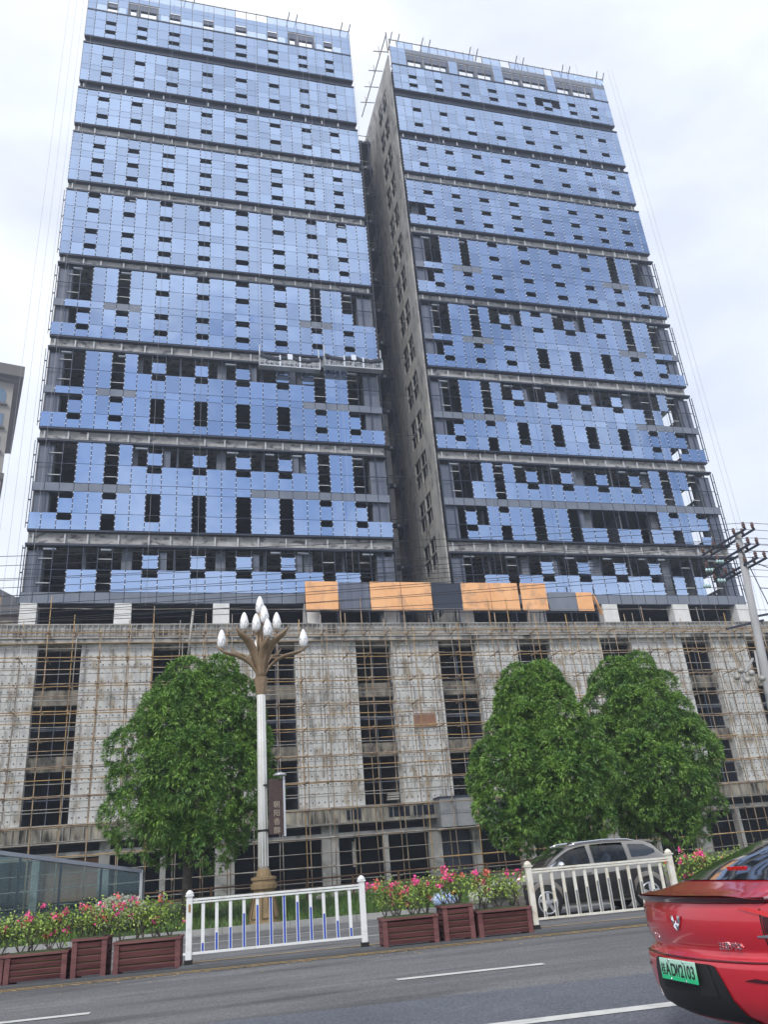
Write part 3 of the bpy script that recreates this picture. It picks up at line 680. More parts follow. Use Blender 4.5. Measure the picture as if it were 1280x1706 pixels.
b = MB(); b.box(X0, X1, 56.85, 57.2, 4.32, 5.42); b.box(X0, X1, 57.2, 57.9, 4.30, 5.45); b.build('fascia', 'fascia_concrete', PD)
b = MB(); b.box(X0, X1, 56.70, 57.9, 17.1, 17.42); b.box(X0, X1, 56.95, 57.9, 17.42, 18.42); b.build('parapet', 'band_concrete', PD)
b = MB(); b.box(X0, X1, 56.62, 56.70, 17.38, 17.46); b.box(X0, X1, 56.80, 56.88, 18.40, 18.47); b.box(X0, X1, 56.80, 56.86, 18.02, 18.06); b.build('parapet_rail', 'tube_pale', PD)
b = MB(); x = X0 + .2
while x < X1:
    b.box(x, x + .055, 56.82, 56.88, 17.5, 18.45); x += .37 + rng.uniform(-.02, .02)
tag(b.build('parapet_studs', 'tube_pale', PD), kind='stuff')
b = MB(); x = X0 + .2
while x < X1:
    if rng.random() < .85: b.box(x, x + .05, 56.74, 56.80, 4.35, 5.38)
    x += .42 + rng.uniform(-.04, .04)
tag(b.build('fascia_studs', 'tube_pale', PD), kind='stuff')
b = MB(); b.box(X0, X1, 56.72, 56.78, 4.30, 4.37); b.box(X0, X1, 56.72, 56.78, 5.36, 5.43); b.build('fascia_rail', 'tube_pale', PD)
b = MB(); b.box(X0, X1, 57.2, 70, 18.30, 18.38); b.build('roof_slab', 'slab', PD)
for a, c in ((11.9, 12.9), (14.9, 16.4), (16.7, 18.2)):
    b = MB(); b.box(a, c, 56.83, 56.86, 4.55, 5.2); b.build('vent_opening', 'inner', PD)
# ground storey: frame of beam and posts
b = MB(); b.box(X0, X1, 57.3, 57.6, 3.46, 3.80); b.build('door_beam', 'ground_concrete', PD)
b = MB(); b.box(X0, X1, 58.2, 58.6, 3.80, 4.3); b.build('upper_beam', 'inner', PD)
for a, c in ((-18.3, -17.2), (-11.0, -9.9), (-8.0, -7.55), (-4.1, -3.45), (-.36, 0), (3.1, 4.36), (10.2, 11.35), (14.5, 14.84), (17.8, 18.7), (21.0, 21.6), (24.6, 25.7), (28.0, 28.4), (31.6, 32.8), (35.5, 35.9), (39.2, 40.3), (42.9, 43.3), (46.8, 47.9), (51, 51.4), (54.6, 55.7)):
    b = MB(); b.box(a, c, 57.32, 57.8, .3, 3.46 if c - a < .6 else 4.3); b.build('post', 'ground_concrete', PD)
b = MB(); b.box(-8.2, -3.9, 57.9, 58.0, 1.0, 3.4); b.build('board', 'wood_board', PD)
b = MB(); b.box(12.4, 12.65, 57.9, 58.1, 1.6, 3.2); b.build('stub_column', 'ground_concrete', PD)
b = MB(); b.box(18.35, 24.2, 55.9, 57.2, 3.62, 5.5); cb = b.build('entrance_canopy', 'canopy_tile', PD)
q = MB(); q.box(18.3, 24.25, 55.85, 57.2, 5.5, 5.62); q.build('coping', 'dark_metal', cb)
q = MB(); [q.box(18.35 + i * 1.17 - .012, 18.35 + i * 1.17 + .012, 55.892, 55.9, 3.62, 5.5) for i in range(1, 5)]; q.box(18.35, 24.2, 55.893, 55.9, 4.45, 4.47); q.build('tile_joints', 'dark_metal', cb)
b = MB(); b.box(18.75, 20.95, 58.0, 58.1, .4, 3.4); b.build('dark_door', 'dark_metal', PD)
b = MB(); b.box(17.4, 19.1, 57.1, 57.17, 10.6, 11.62); tag(b.build('hung_board', 'wood_board', PD), 'brown board fixed to a pier')
# storey between podium roof and towers
for k in range(-1, 9):
    for a, c in ((2.83, 4.02),):
        x = a + k * 7.72 if k < 0 else a + 8.0 * k
for a, c in ((-10.5, -9.4), (-4.17, -3.0), (2.83, 4.02), (9.7, 10.9), (16.2, 17.3), (22.3, 23.5), (28.6, 29.9), (35.25, 36.67), (42.1, 43.65), (48.6, 49.8)):
    b = MB(); b.box(a, c, 57.95, 58.9, 18.38, 20.36); b.build('white_column', 'white_column', PD)
b = MB(); b.box(-10.2, 49.8, 66, 66.3, 18.4, 20.4); b.build('back_wall', 'inner', PD)
b = MB(); b.box(-26, -10.7, 57.3, 57.6, 18.38, 18.9); b.build('low_wall', 'lintel', PD)

# ------------------------------------------------------------------ scaffold
SC = thing('scaffold', 'rusty tube scaffold of double poles and rails covering the whole podium front', 'scaffold', (20, 55.8, 0.4))
rng = random.Random(8)
LV = [17.45 - 1.745 * k for k in range(10)]
def wob(p, q, n, amp):
    return [(p[0] + (q[0] - p[0]) * i / n + rng.uniform(-amp, amp), p[1] + (q[1] - p[1]) * i / n + rng.uniform(-amp, amp), p[2] + (q[2] - p[2]) * i / n + rng.uniform(-amp, amp)) for i in range(n + 1)]
xs = []; x = -15.0
while x < 55: xs.append(x); x += 1.72 + rng.uniform(-.12, .12)
for i, x in enumerate(xs):
    for y, off in ((56.35, 0), (55.45, .12)):
        if len(xs) * 2 > 98 and y < 56 and i > 57: continue
        top = rng.choice([17.9, 18.3, 18.6, 19.0, 19.6, 20.3]) if y > 56 else rng.choice([17.6, 17.8, 18.0, 18.8])
        dx = rng.uniform(-.15, .15)
        m_ = rng.choices(['rust', 'tube_grey', 'ochre'], [5, 2, 2.5])[0]
        b = MB(); b.tube(wob((x + off, y, .3), (x + off + dx, y, top), 6, .03), .034, 5); b.build('upright_pole', m_, SC)
for k, z in enumerate(LV):
    for y in (56.30, 55.40):
        cut = [-15.6, 2 + rng.uniform(-5, 5), 19 + rng.uniform(-5, 5), 36 + rng.uniform(-4, 4), 55.5]
        if z < 4: cut = cut[1:3] + [cut[3] + 8] if y < 56 else cut
        for j in range(len(cut) - 1):
            m_ = 'rust' if z > 4 else 'tube_grey'
            if rng.random() < .33: m_ = 'ochre'
            b = MB(); b.tube(wob((cut[j] - .4, y - .06, z + rng.uniform(-.04, .04)), (cut[j + 1] + .4, y - .06, z + rng.uniform(-.04, .04)), 10, .025), .036, 5); b.build('ledger_pole', m_, SC)
for k, z in enumerate(LV):
    zz = z - .87
    cut = [-15.6, 12 + rng.uniform(-8, 8), 30 + rng.uniform(-6, 6), 55.5]
    for j in range(len(cut) - 1):
        b = MB(); b.tube(wob((cut[j] - .4, 56.26, zz), (cut[j + 1] + .4, 56.26, zz + rng.uniform(-.06, .06)), 10, .03), .029, 5); b.build('mid_rail', 'tube_pale' if zz > 4.5 else 'tube_grey', SC)
        if 4.5 < zz and j < 2:
            b = MB(); b.tube(wob((cut[j] - .4, 55.36, zz + .12), (cut[j + 1] + .4, 55.36, zz + .1), 10, .03), .030, 5); b.build('mid_rail', rng.choice(['ochre', 'tube_grey', 'rust']), SC)
b = MB(); b.tube(wob((-15.6, 56.26, 19.4), (55, 56.26, 19.35), 20, .05), .025, 5); b.build('top_rail', 'tube_grey', SC)
b = MB()
for x in xs:
    for z in LV[:8]:
        if rng.random() < .8: b.bar((x + .06, 55.2, z + .05), (x + .06 + rng.uniform(-.05, .05), 57.1, z + .05 + rng.uniform(-.05, .05)), .055)
tag(b.build('cross_poles', 'rust', SC), kind='stuff')
b = MB()
for x in xs:
    for z in LV:
        for y in (56.33, 55.42): b.box(x - .06, x + .07, y - .06, y + .06, z - .06, z + .07)
tag(b.build('clamps', 'rust', SC), kind='stuff')
b = MB()      # thin ties and rods running up the piers
for x0_, x1_ in zip(edges[0::2], edges[1::2]):
    if x0_ < -16 or x1_ > 56: continue
    x = x0_ + .35
    while x < x1_ - .2:
        z = 5.6 + rng.random() * 3
        while z < 16:
            l = rng.uniform(.8, 3.2); b.bar((x, 57.1, z), (x + rng.uniform(-.03, .03), 57.1, min(17, z + l)), .032); z += l + rng.uniform(.1, 1.8)
        x += rng.uniform(.42, .95)
tag(b.build('thin_rods', 'tube_grey', SC), kind='stuff')
# loose things on the scaffold
for x, ang, z in ((15.2, 0, 5.62),):
    b = MB()
    for i in range(3): b.box(x - .5 + i * .03, x + .35 + i * .02, 56.2, 56.5, z + i * .16, z + i * .16 + .11)
    tag(b.build('plank_stack', 'tube_pale'), 'short stack of pale boards on the scaffold, in the bay right of the lamp', 'planks')
b = MB(); b.tube([(1.0, 56.1, 15.2), (1.35, 56.1, 19.3)], .09, 6); tag(b.build('drain_pipe', 'tube_pale'), 'pale plastic pipe leaning on the scaffold above the left tree', 'pipe')
b = MB(); b.tube([(33.6, 56.1, 16.0), (33.9, 56.0, 17.4), (34.9, 55.9, 17.0), (36.6, 55.9, 16.9), (38.2, 56.0, 17.6), (38.4, 56.2, 18.6)], .03, 5); tag(b.build('hose', 'tube_pale'), 'pale hose draped in a curve over the scaffold above the right trees', 'hose')
# orange boards on the podium edge
SG = thing('rooftop_sign', 'long row of plain orange boards standing on the podium edge in front of both towers', 'sign', (21, 56.6, 18.4))
for a, c in ((9.55, 12.1), (14.6, 19.6), (22.1, 27.0), (27.2, 29.5)):
    n = max(1, round((c - a) / 2.5)); d = (c - a) / n
    for i in range(n):
        b = MB(); b.box(a + i * d + .02, a + (i + 1) * d - .02, 56.45, 56.53, 19.35, 21.65); b.build('board', 'orange_board', SG, bevel=.015)
for a, c in ((12.15, 14.55), (19.65, 22.05)):
    b = MB(); b.box(a, c, 56.47, 56.52, 19.35, 21.6); b.build('dark_board', 'board_blue' if a < 15 else 'dark_metal', SG)
for a, c, m_ in ((29.6, 32.1, 'spandrel_grey'), (32.15, 33.6, 'orange_board')):
    b = MB(); b.box(a, c, 56.47, 56.52, 19.3, 20.9); b.build('board', m_, SG)
x = 9.6
while x < 34:
    b = MB(); b.bar((x, 56.6, 18.4), (x, 56.6, 21.4), .08); b.bar((x, 56.6, 21.0), (x, 57.6, 18.5), .05); b.build('frame_post', 'dark_metal', SG); x += 2.43
b = MB(); b.bar((9.6, 56.58, 19.3), (33.8, 56.58, 19.2), .07); b.bar((9.6, 56.58, 21.0), (33.8, 56.58, 20.7), .07); b.build('frame_rail', 'dark_metal', SG)
b = MB(); b.bar((34.2, 56.5, 19.0), (33.7, 56.5, 20.7), .35, .06); b.build('loose_board', 'orange_board', SG)
# far buildings
hb = thing('hotel_building', 'beige high-rise with dark overhanging cornice and arched top windows, cut by the left edge', 'building', (-26.5, 120, 0))
hb.rotation_euler = (0, 0, R(13))
b = MB(); b.box(-30, 0, 0, 24, 0, 78.2); b.build('wall', 'beige_wall', hb, local=True)
b = MB(); b.box(-32, 1.3, -1.6, 26, 78.8, 80.8); b.box(-31, .6, -.7, 25, 78.2, 78.8); b.build('cornice', 'cornice_dark', hb, local=True)
b = MB(); b.box(-31, .3, -.4, 24.5, 60.6, 61.6); b.build('string_course', 'cornice_dark', hb, local=True)
for r in range(14):
    for c_ in range(3):
        z = 74.4 - r * 4.3; x = -2.0 - c_ * 3.3
        if z < 20: continue
        f = MB(); f.box(x - 1.25, x + 1.25, -.25, 0, z - .35, z - .1); f.box(x - 1.45, x + 1.45, -.5, 0, z - .6, z - .35)
        wo = f.build('window', 'cornice_dark', hb, local=True)
        q = MB()
        if r == 0: q.add([(x - 1.1, -.06, z), (x + 1.1, -.06, z), (x + 1.1, -.06, z + 1.6), (x + .8, -.06, z + 2.3), (x, -.06, z + 2.7), (x - .8, -.06, z + 2.3), (x - 1.1, -.06, z + 1.6)], [(0, 1, 2, 3, 4, 5, 6)])
        else: q.box(x - 1.1, x + 1.1, -.1, -.02, z, z + 2.2)
        q.build('pane', 'far_glass', wo, local=True)
lb = thing('low_building', 'pink rendered building with a grey pitched roof showing beside the foot of the left tower', 'building', (-22, 80, 0))
b = MB(); b.box(-34, -12.5, 80, 90, 0, 26.4); b.build('wall', 'pink_wall', lb)
b = MB(); b.add([(-35, 79.3, 27.8), (-17.5, 79.3, 29.4), (-12.4, 79.3, 26.6), (-35, 91, 27.8), (-17.5, 91, 31.4), (-12.4, 91, 26.6), (-35, 79.3, 26.2), (-12.4, 79.3, 26.2), (-35, 91, 26.2), (-12.4, 91, 26.2)],
    [(0, 1, 4, 3), (1, 2, 5, 4), (6, 7, 2, 1, 0), (8, 6, 0, 3), (9, 8, 3, 4, 5), (7, 9, 5, 2), (6, 8, 9, 7)]); b.build('roof', 'roof_grey', lb)

# ------------------------------------------------------------------ street lamp
LP = Vector((2.72, 25.0, 0))
T0 = thing('street_lamp', 'tall white lamp post with bronze flower head of white bud lamps and tapered bronze base', 'street lamp', LP)
T = T0
b = MB(); b.lathe([(.56, .02), (.56, .22), (.52, .24), (.50, .30)], LP, 8, smooth=False); b.build('plinth', 'lamp_stone', T)
b = MB(); b.lathe([(.47, .30), (.30, 1.08)], LP, 8, smooth=False); bs = b.build('base', 'lamp_stone', T)
b = MB()
for k in range(8):
    a = math.pi / 4 * k; ca, sa = math.cos(a), math.sin(a)
    def q(r, tt, z): return (LP.x + r * ca - tt * sa, LP.y + r * sa + tt * ca, LP.z + z)
    for s0 in (-1, 1):
        b.bar(q(.44, s0 * .11, .38), q(.305, s0 * .072, 1.0), .02)
    b.bar(q(.44, -.11, .38), q(.44, .11, .38), .02); b.bar(q(.305, -.072, 1.0), q(.305, .072, 1.0), .02)
b.build('panel_groove', 'lamp_groove', bs)
b = MB(); b.lathe([(.30, 1.08), (.37, 1.12), (.38, 1.24), (.33, 1.26), (.32, 1.33), (.36, 1.35), (.36, 1.42), (.22, 1.44), (.21, 1.50), (.17, 1.62), (.13, 1.66)], LP, 16, smooth=False); b.build('cap', 'lamp_stone', T)
b = MB(); b.lathe([(.145, 1.6), (.132, 4.0), (.125, 6.65)], LP, 20); ps = b.build('pole', 'pole_white', T)
b = MB()
for k in range(10):
    a = 2 * math.pi * k / 10; b.bar((LP.x + .140 * math.cos(a), LP.y + .140 * math.sin(a), 1.7), (LP.x + .122 * math.cos(a), LP.y + .122 * math.sin(a), 6.6), .02)
b.build('fluting', 'pole_white', ps)
b = MB(); b.lathe([(.152, 2.62), (.152, 2.68)], LP, 16); b.build('strap', 'rubber', T)
b = MB(); b.lathe([(.10, 6.56), (.14, 6.6), (.205, 6.95), (.225, 7.12), (.19, 7.14)], LP, 8, smooth=False); b.build('collar', 'lamp_bronze', T)
b = MB(); b.lathe([(.17, 7.1), (.13, 7.5), (.10, 8.2), (.07, 9.0), (.05, 9.6)], LP, 10); b.build('spindle', 'lamp_bronze', T)
def bud(p, h=.62, parent=T):
    b = MB(); r = h * .235
    b.lathe([(r * .35, 0), (r * .82, h * .12), (r, h * .30), (r * .93, h * .5), (r * .66, h * .76), (r * .34, h * .93), (r * .05, h)], p, 16); o = b.build('bud_lamp', 'bulb', parent)
    q = MB()
    for k in range(5):
        a = 2 * math.pi * k / 5
        pts = []
        for i in range(9):
            u = i / 8; aa = a + (u - .5) * 1.15; zz = h * (.04 + .42 * math.sin(math.pi * u)); rr = np.interp(zz / h, [0, .12, .30, .5], [r * .35, r * .82, r, r * .93]) + .004
            pts.append((p[0] + rr * math.cos(aa), p[1] + rr * math.sin(aa), p[2] + zz))
        q.tube(pts, .008, 4)
    q.build('leaf_pattern', 'leaf_line', o)
    q = MB(); q.lathe([(.03, -.10), (r * .40, -.02), (r * .42, .03)], p, 10); q.build('holder', 'lamp_bronze', o)
def petal(az, reach, rise, wd=.17, curl=.22, bulb=True, bh=.62):
    ca, sa = math.cos(az), math.sin(az); P1 = []; n = 14
    for i in range(n + 1):
        u = i / n; r = .10 + (reach - .1) * u ** 1.6 ; z = 7.08 + (rise + .27) * (1 - (1 - u) ** 2.2)
        if u > .8: z += curl * ((u - .8) / .2) ** 1.5
        ww = wd * (0.40 + 0.75 * math.sin(math.pi * min(1, u * .93 + .03)) ** 1.2) * (1 if u < .85 else max(.12, (1 - u) / .15))
        th = .05
        row = []
        for k in range(5):
            v = (k / 4 - .5) * 2; dz = -.10 * ww / .17 * (1 - v * v)
            row.append((LP.x + r * ca - v * ww * sa, LP.y + r * sa + v * ww * ca, z + dz))
        P1.append(row)
    b = MB(); b.grid(P1); b.build('petal', 'lamp_bronze', T, solid=.035)
    if bulb: bud((LP.x + (reach * .86) * ca, LP.y + (reach * .86) * sa, 7.35 + rise + .12), bh)
petal(R(180), 1.42, .62, wd=.115); petal(R(0), 1.62, .62, wd=.115)
petal(R(212), .98, 1.10, bulb=False, wd=.17); petal(R(328), 1.02, 1.10, bulb=False, wd=.17); petal(R(288), .66, .82, wd=.15)
petal(R(140), 1.15, .75, bulb=False, wd=.09); petal(R(42), 1.0, .68, bulb=False, wd=.09); petal(R(100), .5, .42, wd=.08)
for dx, dy, z in ((.0, .0, 9.22), (.13, -.1, 8.86), (-.50, .1, 8.70), (.55, .1, 8.70), (-.14, -.15, 8.58)):
    q = MB(); q.tube([(LP.x, LP.y, 7.9), (LP.x + dx * .7, LP.y + dy, z - .5), (LP.x + dx, LP.y + dy, z - .05)], [.05, .035, .03], 6); q.build('stem', 'lamp_bronze', T)
    bud((LP.x + dx, LP.y + dy, z))
# hanging sign on the post
SN = thing('hanging_sign', 'dark brown vertical sign with cream characters fixed to the lamp post', 'sign', (3.1, 24.8, 2.55))
b = MB(); b.box(2.88, 3.30, 24.76, 24.84, 2.52, 4.05); b.build('board', 'sign_brown', SN)
b = MB(); b.box(3.30, 3.36, 24.74, 24.86, 2.45, 4.12); b.build('edge_post', 'steel_silver', SN)
b = MB(); b.lathe([(.20, 4.14), (.19, 4.18), (.05, 4.24)], (3.22, 24.8, 0), 12); b.build('cap', 'steel_silver', SN)
b = MB(); b.bar((2.72, 24.9, 2.66), (2.95, 24.8, 2.66), .05); b.bar((2.72, 24.9, 3.9), (2.95, 24.8, 3.9), .05); b.build('bracket', 'rubber', SN)
Mt = Matrix.Translation((3.10, 24.745, 0)) @ Euler((R(90), 0, 0)).to_matrix().to_4x4()
for i, ch in enumerate('朝阳香醇'):
    text_mesh('character', ch, .20, 'cream', Matrix.Translation((3.10, 24.752, 3.32 - i * .235)) @ Euler((R(90), 0, 0)).to_matrix().to_4x4(), SN)

for o_, p_ in ((T0, LP), (SN, Vector((3.1, 24.8, 2.55)))):      # full size, standing on the verge behind the kerb
    o_.location = Vector((0, 0, 1.4)) + (p_ - Vector((0, 0, 1.4))) * 1.092; o_.scale = (1.092,) * 3
# ------------------------------------------------------------------ railings in the median
def railing(x0, y0, L_, label, white, n, blues, lastpost=True):
    root = thing('railing', label, 'railing', (x0, y0, 0), R(-4.9), 'white railing sections along the median')
    mw = 'rail_white' if white else 'rail_cream'; st = 'strip_blue' if white else 'strip_grey'
    for px in ((0, L_) if lastpost else (0,)):
        b = MB(); b.box(px - .055, px + .055, -.055, .055, .08, 1.20); po = b.build('post', mw, root, local=True, bevel=.008)
        q = MB(); q.box(px - .075, px + .075, -.075, .075, 1.19, 1.215); q.lathe([(.078, 1.21), (.07, 1.25), (.04, 1.285), (.01, 1.30)], (px, 0, 0), 12); q.build('cap', mw, po, local=True)
        q = MB(); q.box(px - .07, px + .07, -.07, .07, .07, .16); q.build('sleeve', 'rubber', po, local=True)
        q = MB(); q.add([(px - .25, -.16, .0), (px + .25, -.16, .0), (px + .25, .16, .0), (px - .25, .16, .0), (px - .12, -.09, .085), (px + .12, -.09, .085), (px + .12, .09, .085), (px - .12, .09, .085)], [(0, 3, 2, 1), (4, 5, 6, 7), (0, 1, 5, 4), (1, 2, 6, 5), (2, 3, 7, 6), (3, 0, 4, 7)]); q.build('foot', 'base_stone', po, local=True)
    b = MB(); b.box(.05, L_ - .05, -.035, .035, 1.07, 1.10); b.box(.05, L_ - .05, -.028, .028, 1.115, 1.15); b.build('top_rail', mw, root, local=True)
    b = MB(); b.box(-.1, L_ - .05, -.022, .022, .235, .275); b.build('bottom_rail', mw, root, local=True)
    for i in range(n):
        x = L_ * (i + 1) / (n + 1); b = MB(); b.box(x - .030, x + .030, -.014, .014, .27, 1.07); ba = b.build('baluster', mw, root, local=True)
        h = blues[i]; q = MB(); q.box(x - .017, x + .017, -.019, -.014, .28, .28 + h); q.build('strip', st, ba, local=True)
    return root
bl = [.13, .28, .34, .55, .67, .80, .82, .66, .55, .42, .28, .14]
railing(.45, 16.72, 3.22, 'bright white railing section with blue strips, left of the middle planters', True, 12, bl)
railing(7.0, 16.12, 3.05, 'cream stained railing section with grey strips in front of the dark off-road car', False, 12, [.10, .25, .40, .42, .46, .55, .58, .55, .52, .46, .30, .2])
# small orange reflector on first post
b = MB(); b.box(.43, .47, 16.655, 16.664, .93, 1.06); tag(b.build('reflector', 'ochre'), 'small yellow reflector stuck on the leftmost white railing post', 'reflector')

# ------------------------------------------------------------------ planters and shrubs
def planter(x0, y0, L_, H_, label, D_=.55):
    root = thing('planter', label, 'planter', (x0, y0, 0), R(-6), 'slatted wooden planters along the median')
    n = 4 if H_ < .6 else 5
    for y in (0, D_ - .03):
        for i in range(n):
            z0 = .07 + (H_ - .11) * i / n; z1 = .07 + (H_ - .11) * (i + .80) / n
            b = MB(); yy = y - .012
            b.add([(.06, yy + .02, z0), (L_ - .06, yy + .02, z0), (L_ - .06, yy - .015, z1 - .012), (.06, yy - .015, z1 - .012), (.06, yy + .045, z0), (L_ - .06, yy + .045, z0), (L_ - .06, yy + .03, z1), (.06, yy + .03, z1)],
                  [(0, 1, 2, 3), (7, 6, 5, 4), (0, 4, 5, 1), (3, 2, 6, 7), (0, 3, 7, 4), (1, 5, 6, 2)]); b.build('slat', 'planter_wood', root, local=True)
    for x in (0, L_ - .03):
        for i in range(n):
            z0 = .07 + (H_ - .11) * i / n; z1 = .07 + (H_ - .11) * (i + .80) / n
            b = MB(); b.box(x, x + .03, .05, D_ - .05, z0, z1); b.build('slat', 'planter_wood', root, local=True)
    for x in (.035, L_ - .035):
        for y in (.0, D_ - .03):
            b = MB(); b.box(x - .045, x + .045, y - .04, y + .04, 0, H_ - .04); b.build('corner_post', 'planter_wood', root, local=True)
    b = MB(); b.box(-.03, L_ + .03, -.06, D_ + .03, H_ - .04, H_); b.build('rim', 'planter_wood', root, local=True)
    b = MB(); b.box(.05, L_ - .05, .03, D_ - .06, .1, H_ - .07); b.box(.05, L_ - .05, .0, D_ - .03, H_ - .05, H_ + .012); b.build('soil', 'soil', root, local=True)
    return root
def shrub(x0, y0, L_, z0, seed, label, nst=7, hgt=.75, D_=.5, flowers=26):
    rs = np.random.RandomState(seed); rg = random.Random(seed); T = thing('flowering_shrub', label, 'shrub', (x0 + L_ / 2, y0 + .2, z0), 0, 'flowering shrubs in the planters')
    st = MB(); tips = []
    for i in range(nst):
        bx = x0 + L_ * (i + .5) / nst + rg.uniform(-.06, .06); by = y0 + D_ / 2 + rg.uniform(-.1, .1) - .1 * (bx - x0)
        for k in range(4):
            p = Vector((bx, by, z0 - .03)); d = Vector((rg.uniform(-.8, .8), rg.uniform(-.5, .5), 1.3)).normalized(); pts = [p.copy()]; ns = 5
            for j in range(ns):
                p = p + d * hgt * rg.uniform(.15, .24); pts.append(p.copy()); d = (d + Vector((rg.uniform(-.6, .6), rg.uniform(-.45, .45), rg.uniform(-.25, .4)))).normalized()
                if d.z < .1: d.z = .25
            st.tube(pts, [.014, .011, .009, .007, .005, .003], 4, cap=False); tips += pts[2:]
            for j in (2, 3, 4):
                dd = Vector((rg.uniform(-1, 1), rg.uniform(-.7, .7), rg.uniform(.1, .9))).normalized(); e = pts[j] + dd * rg.uniform(.1, .25); st.tube([pts[j], (pts[j] + e) / 2 + Vector((0, 0, .02)), e], [.006, .004, .003], 3, cap=False); tips.append(e)
    st.build('stems', 'bark', T)
    tp = np.array([tuple(p) for p in tips]); hi = tp[tp[:, 2] > z0 + hgt * .28]
    n = int(1200 * L_); c = hi[rs.randint(0, len(hi), n)] + rs.normal(0, 1, (n, 3)) * np.array([.085, .085, .06])
    leafquads('leaves', c, rs, .052, .034, 'leaf_shrub', T)
    k = rs.randint(0, len(tp), flowers); fl = []; top = tp[np.argsort(-tp[:, 2])]
    for j in range(flowers):
        base = top[rs.randint(0, max(4, len(top) // 3))] if rs.rand() < .55 else tp[k[j]]
        m_ = rs.randint(7, 16); fl.append(base + np.array([rs.uniform(-.05, .05), rs.uniform(-.1, .02), rs.uniform(.0, .09)]) + rs.normal(0, .028, (m_, 3)))
    a = np.concatenate(fl[: int(flowers * .75)]); tag(leafquads('flowers', a, rs, .058, .052, 'bract', T), kind='stuff')
    a = np.concatenate(fl[int(flowers * .75):]); tag(leafquads('faded_flowers', a, rs, .05, .045, 'bract_orange', T), kind='stuff')
    return T
def leafquads(name, c, rs, ln, wd, mat, parent, dirs=None, droop=0.0):
    n = len(c)
    d = rs.normal(0, 1, (n, 3)) if dirs is None else dirs
    d /= np.linalg.norm(d, axis=1, keepdims=True) + 1e-9
    s = np.cross(d, rs.normal(0, 1, (n, 3)) if dirs is None else np.array([[0, 0, 1.0]]) + rs.normal(0, .45, (n, 3))); s /= np.linalg.norm(s, axis=1, keepdims=True) + 1e-9
    L_ = (ln * rs.uniform(.7, 1.25, n))[:, None]; W_l = (wd * rs.uniform(.75, 1.2, n))[:, None]
    m1 = c + d * L_ * .38; e = c + d * L_; m1[:, 2] += droop * 0; e[:, 2] -= droop * L_[:, 0]
    nrm = np.cross(s, d)
    a0 = c; l1 = m1 + s * W_l * .5 + nrm * W_l * .12; r1 = m1 - s * W_l * .5 + nrm * W_l * .12
    m2 = c + d * L_ * .75; m2[:, 2] -= droop * L_[:, 0] * .6; l2 = m2 + s * W_l * .3; 
    V = np.stack([a0, l1, e, r1], 1).reshape(-1, 3); F = np.arange(4 * n).reshape(-1, 4)
    return npmesh(name, V, F, mat, parent)
ppos = [(-4.0, 17.38, 1.28, .50, 'long low planter cut by the left edge of the photo', 'pink flowering shrub in the long planter cut by the left edge', 1),
        (-2.68, 17.20, 1.03, .50, 'second long planter from the left edge, left of the narrow taller one', 'pink flowering shrub in the second planter from the left edge', 2),
        (-1.56, 17.02, .58, .66, 'narrow taller planter left of the white railing', 'flowering shrub in the narrow taller planter left of the white railing', 3),
        (-.84, 16.90, 1.14, .55, 'planter directly left of the bright white railing', 'leafy flowering shrub directly left of the bright white railing', 4),
        (4.0, 16.33, 1.04, .52, 'planter directly right of the bright white railing', 'bright pink flowering shrub directly right of the bright white railing', 5),
        (5.17, 16.22, .58, .64, 'narrow taller planter in the middle of the right-hand three', 'sparse flowering shrub in the narrow taller planter of the right-hand three', 6),
        (5.84, 16.14, 1.05, .50, 'planter directly left of the cream railing', 'sparse flowering shrub directly left of the cream railing', 7),
        (10.3, 15.75, 1.05, .52, 'planter hidden beyond the red car, right of the cream railing', 'pink flowering shrub beyond the red car, right of the cream railing', 8),
        (11.5, 15.65, 1.05, .52, 'farther planter beyond the red car', 'farther pink flowering shrub beyond the roof of the red car', 9)]
for x, y, l, h, lp, ls, sd_ in ppos:
    planter(x, y, l, h, lp); shrub(x + .04, y, l - .08, h, sd_, ls, nst=max(4, int(l * 6)), hgt=.68 if l > .8 else .62, flowers=22 if sd_ in (5, 8, 9) else 12)

# ------------------------------------------------------------------ glass shelter at the left
SH = thing('glass_shelter', 'low glass shelter with sloping metal top rail at the left edge of the photo', 'shelter', (-4.5, 30, .2))
def gz(x): return 2.80 + (x + 5.19) * (1.93 - 2.80) / 4.4
for i in range(7):
    a, c = -9.6 + i * 1.26, -9.6 + (i + 1) * 1.26
    b = MB(); b.add([(a, 30, .25), (c, 30, .25), (c, 30, gz(c) - .08), (a, 30, gz(a) - .08)], [(0, 1, 2, 3)]); b.build('glass_pane', 'shelter_glass', SH, solid=.02)
    b = MB(); b.add([(a, 33.2, .25), (c, 33.2, .25), (c, 33.2, gz(c) - .08), (a, 33.2, gz(a) - .08)], [(0, 1, 2, 3)]); b.build('glass_pane', 'shelter_glass', SH, solid=.02)
    b = MB(); b.bar((a, 30.05, .2), (a, 30.05, gz(a)), .07); b.build('post', 'board_blue', SH)
b = MB(); b.add([(-.79, 30, .25), (-.79, 33.2, .25), (-.79, 33.2, 1.9), (-.79, 30, 1.9)], [(0, 1, 2, 3)]); b.build('glass_pane', 'shelter_glass', SH, solid=.02)
b = MB(); b.bar((-9.6, 30, gz(-9.6)), (-.75, 30, gz(-.75)), .10, .12); b.bar((-9.6, 33.2, gz(-9.6)), (-.75, 33.2, gz(-.75)), .10, .10); b.bar((-.77, 30, gz(-.77)), (-.77, 33.2, gz(-.77)), .1); b.build('top_rail', 'spandrel_grey', SH)
b = MB(); b.bar((-.77, 30, .2), (-.77, 30, 1.95), .09); b.bar((-.77, 33.2, .2), (-.77, 33.2, 1.95), .09); b.build('end_post', 'steel_silver', SH)
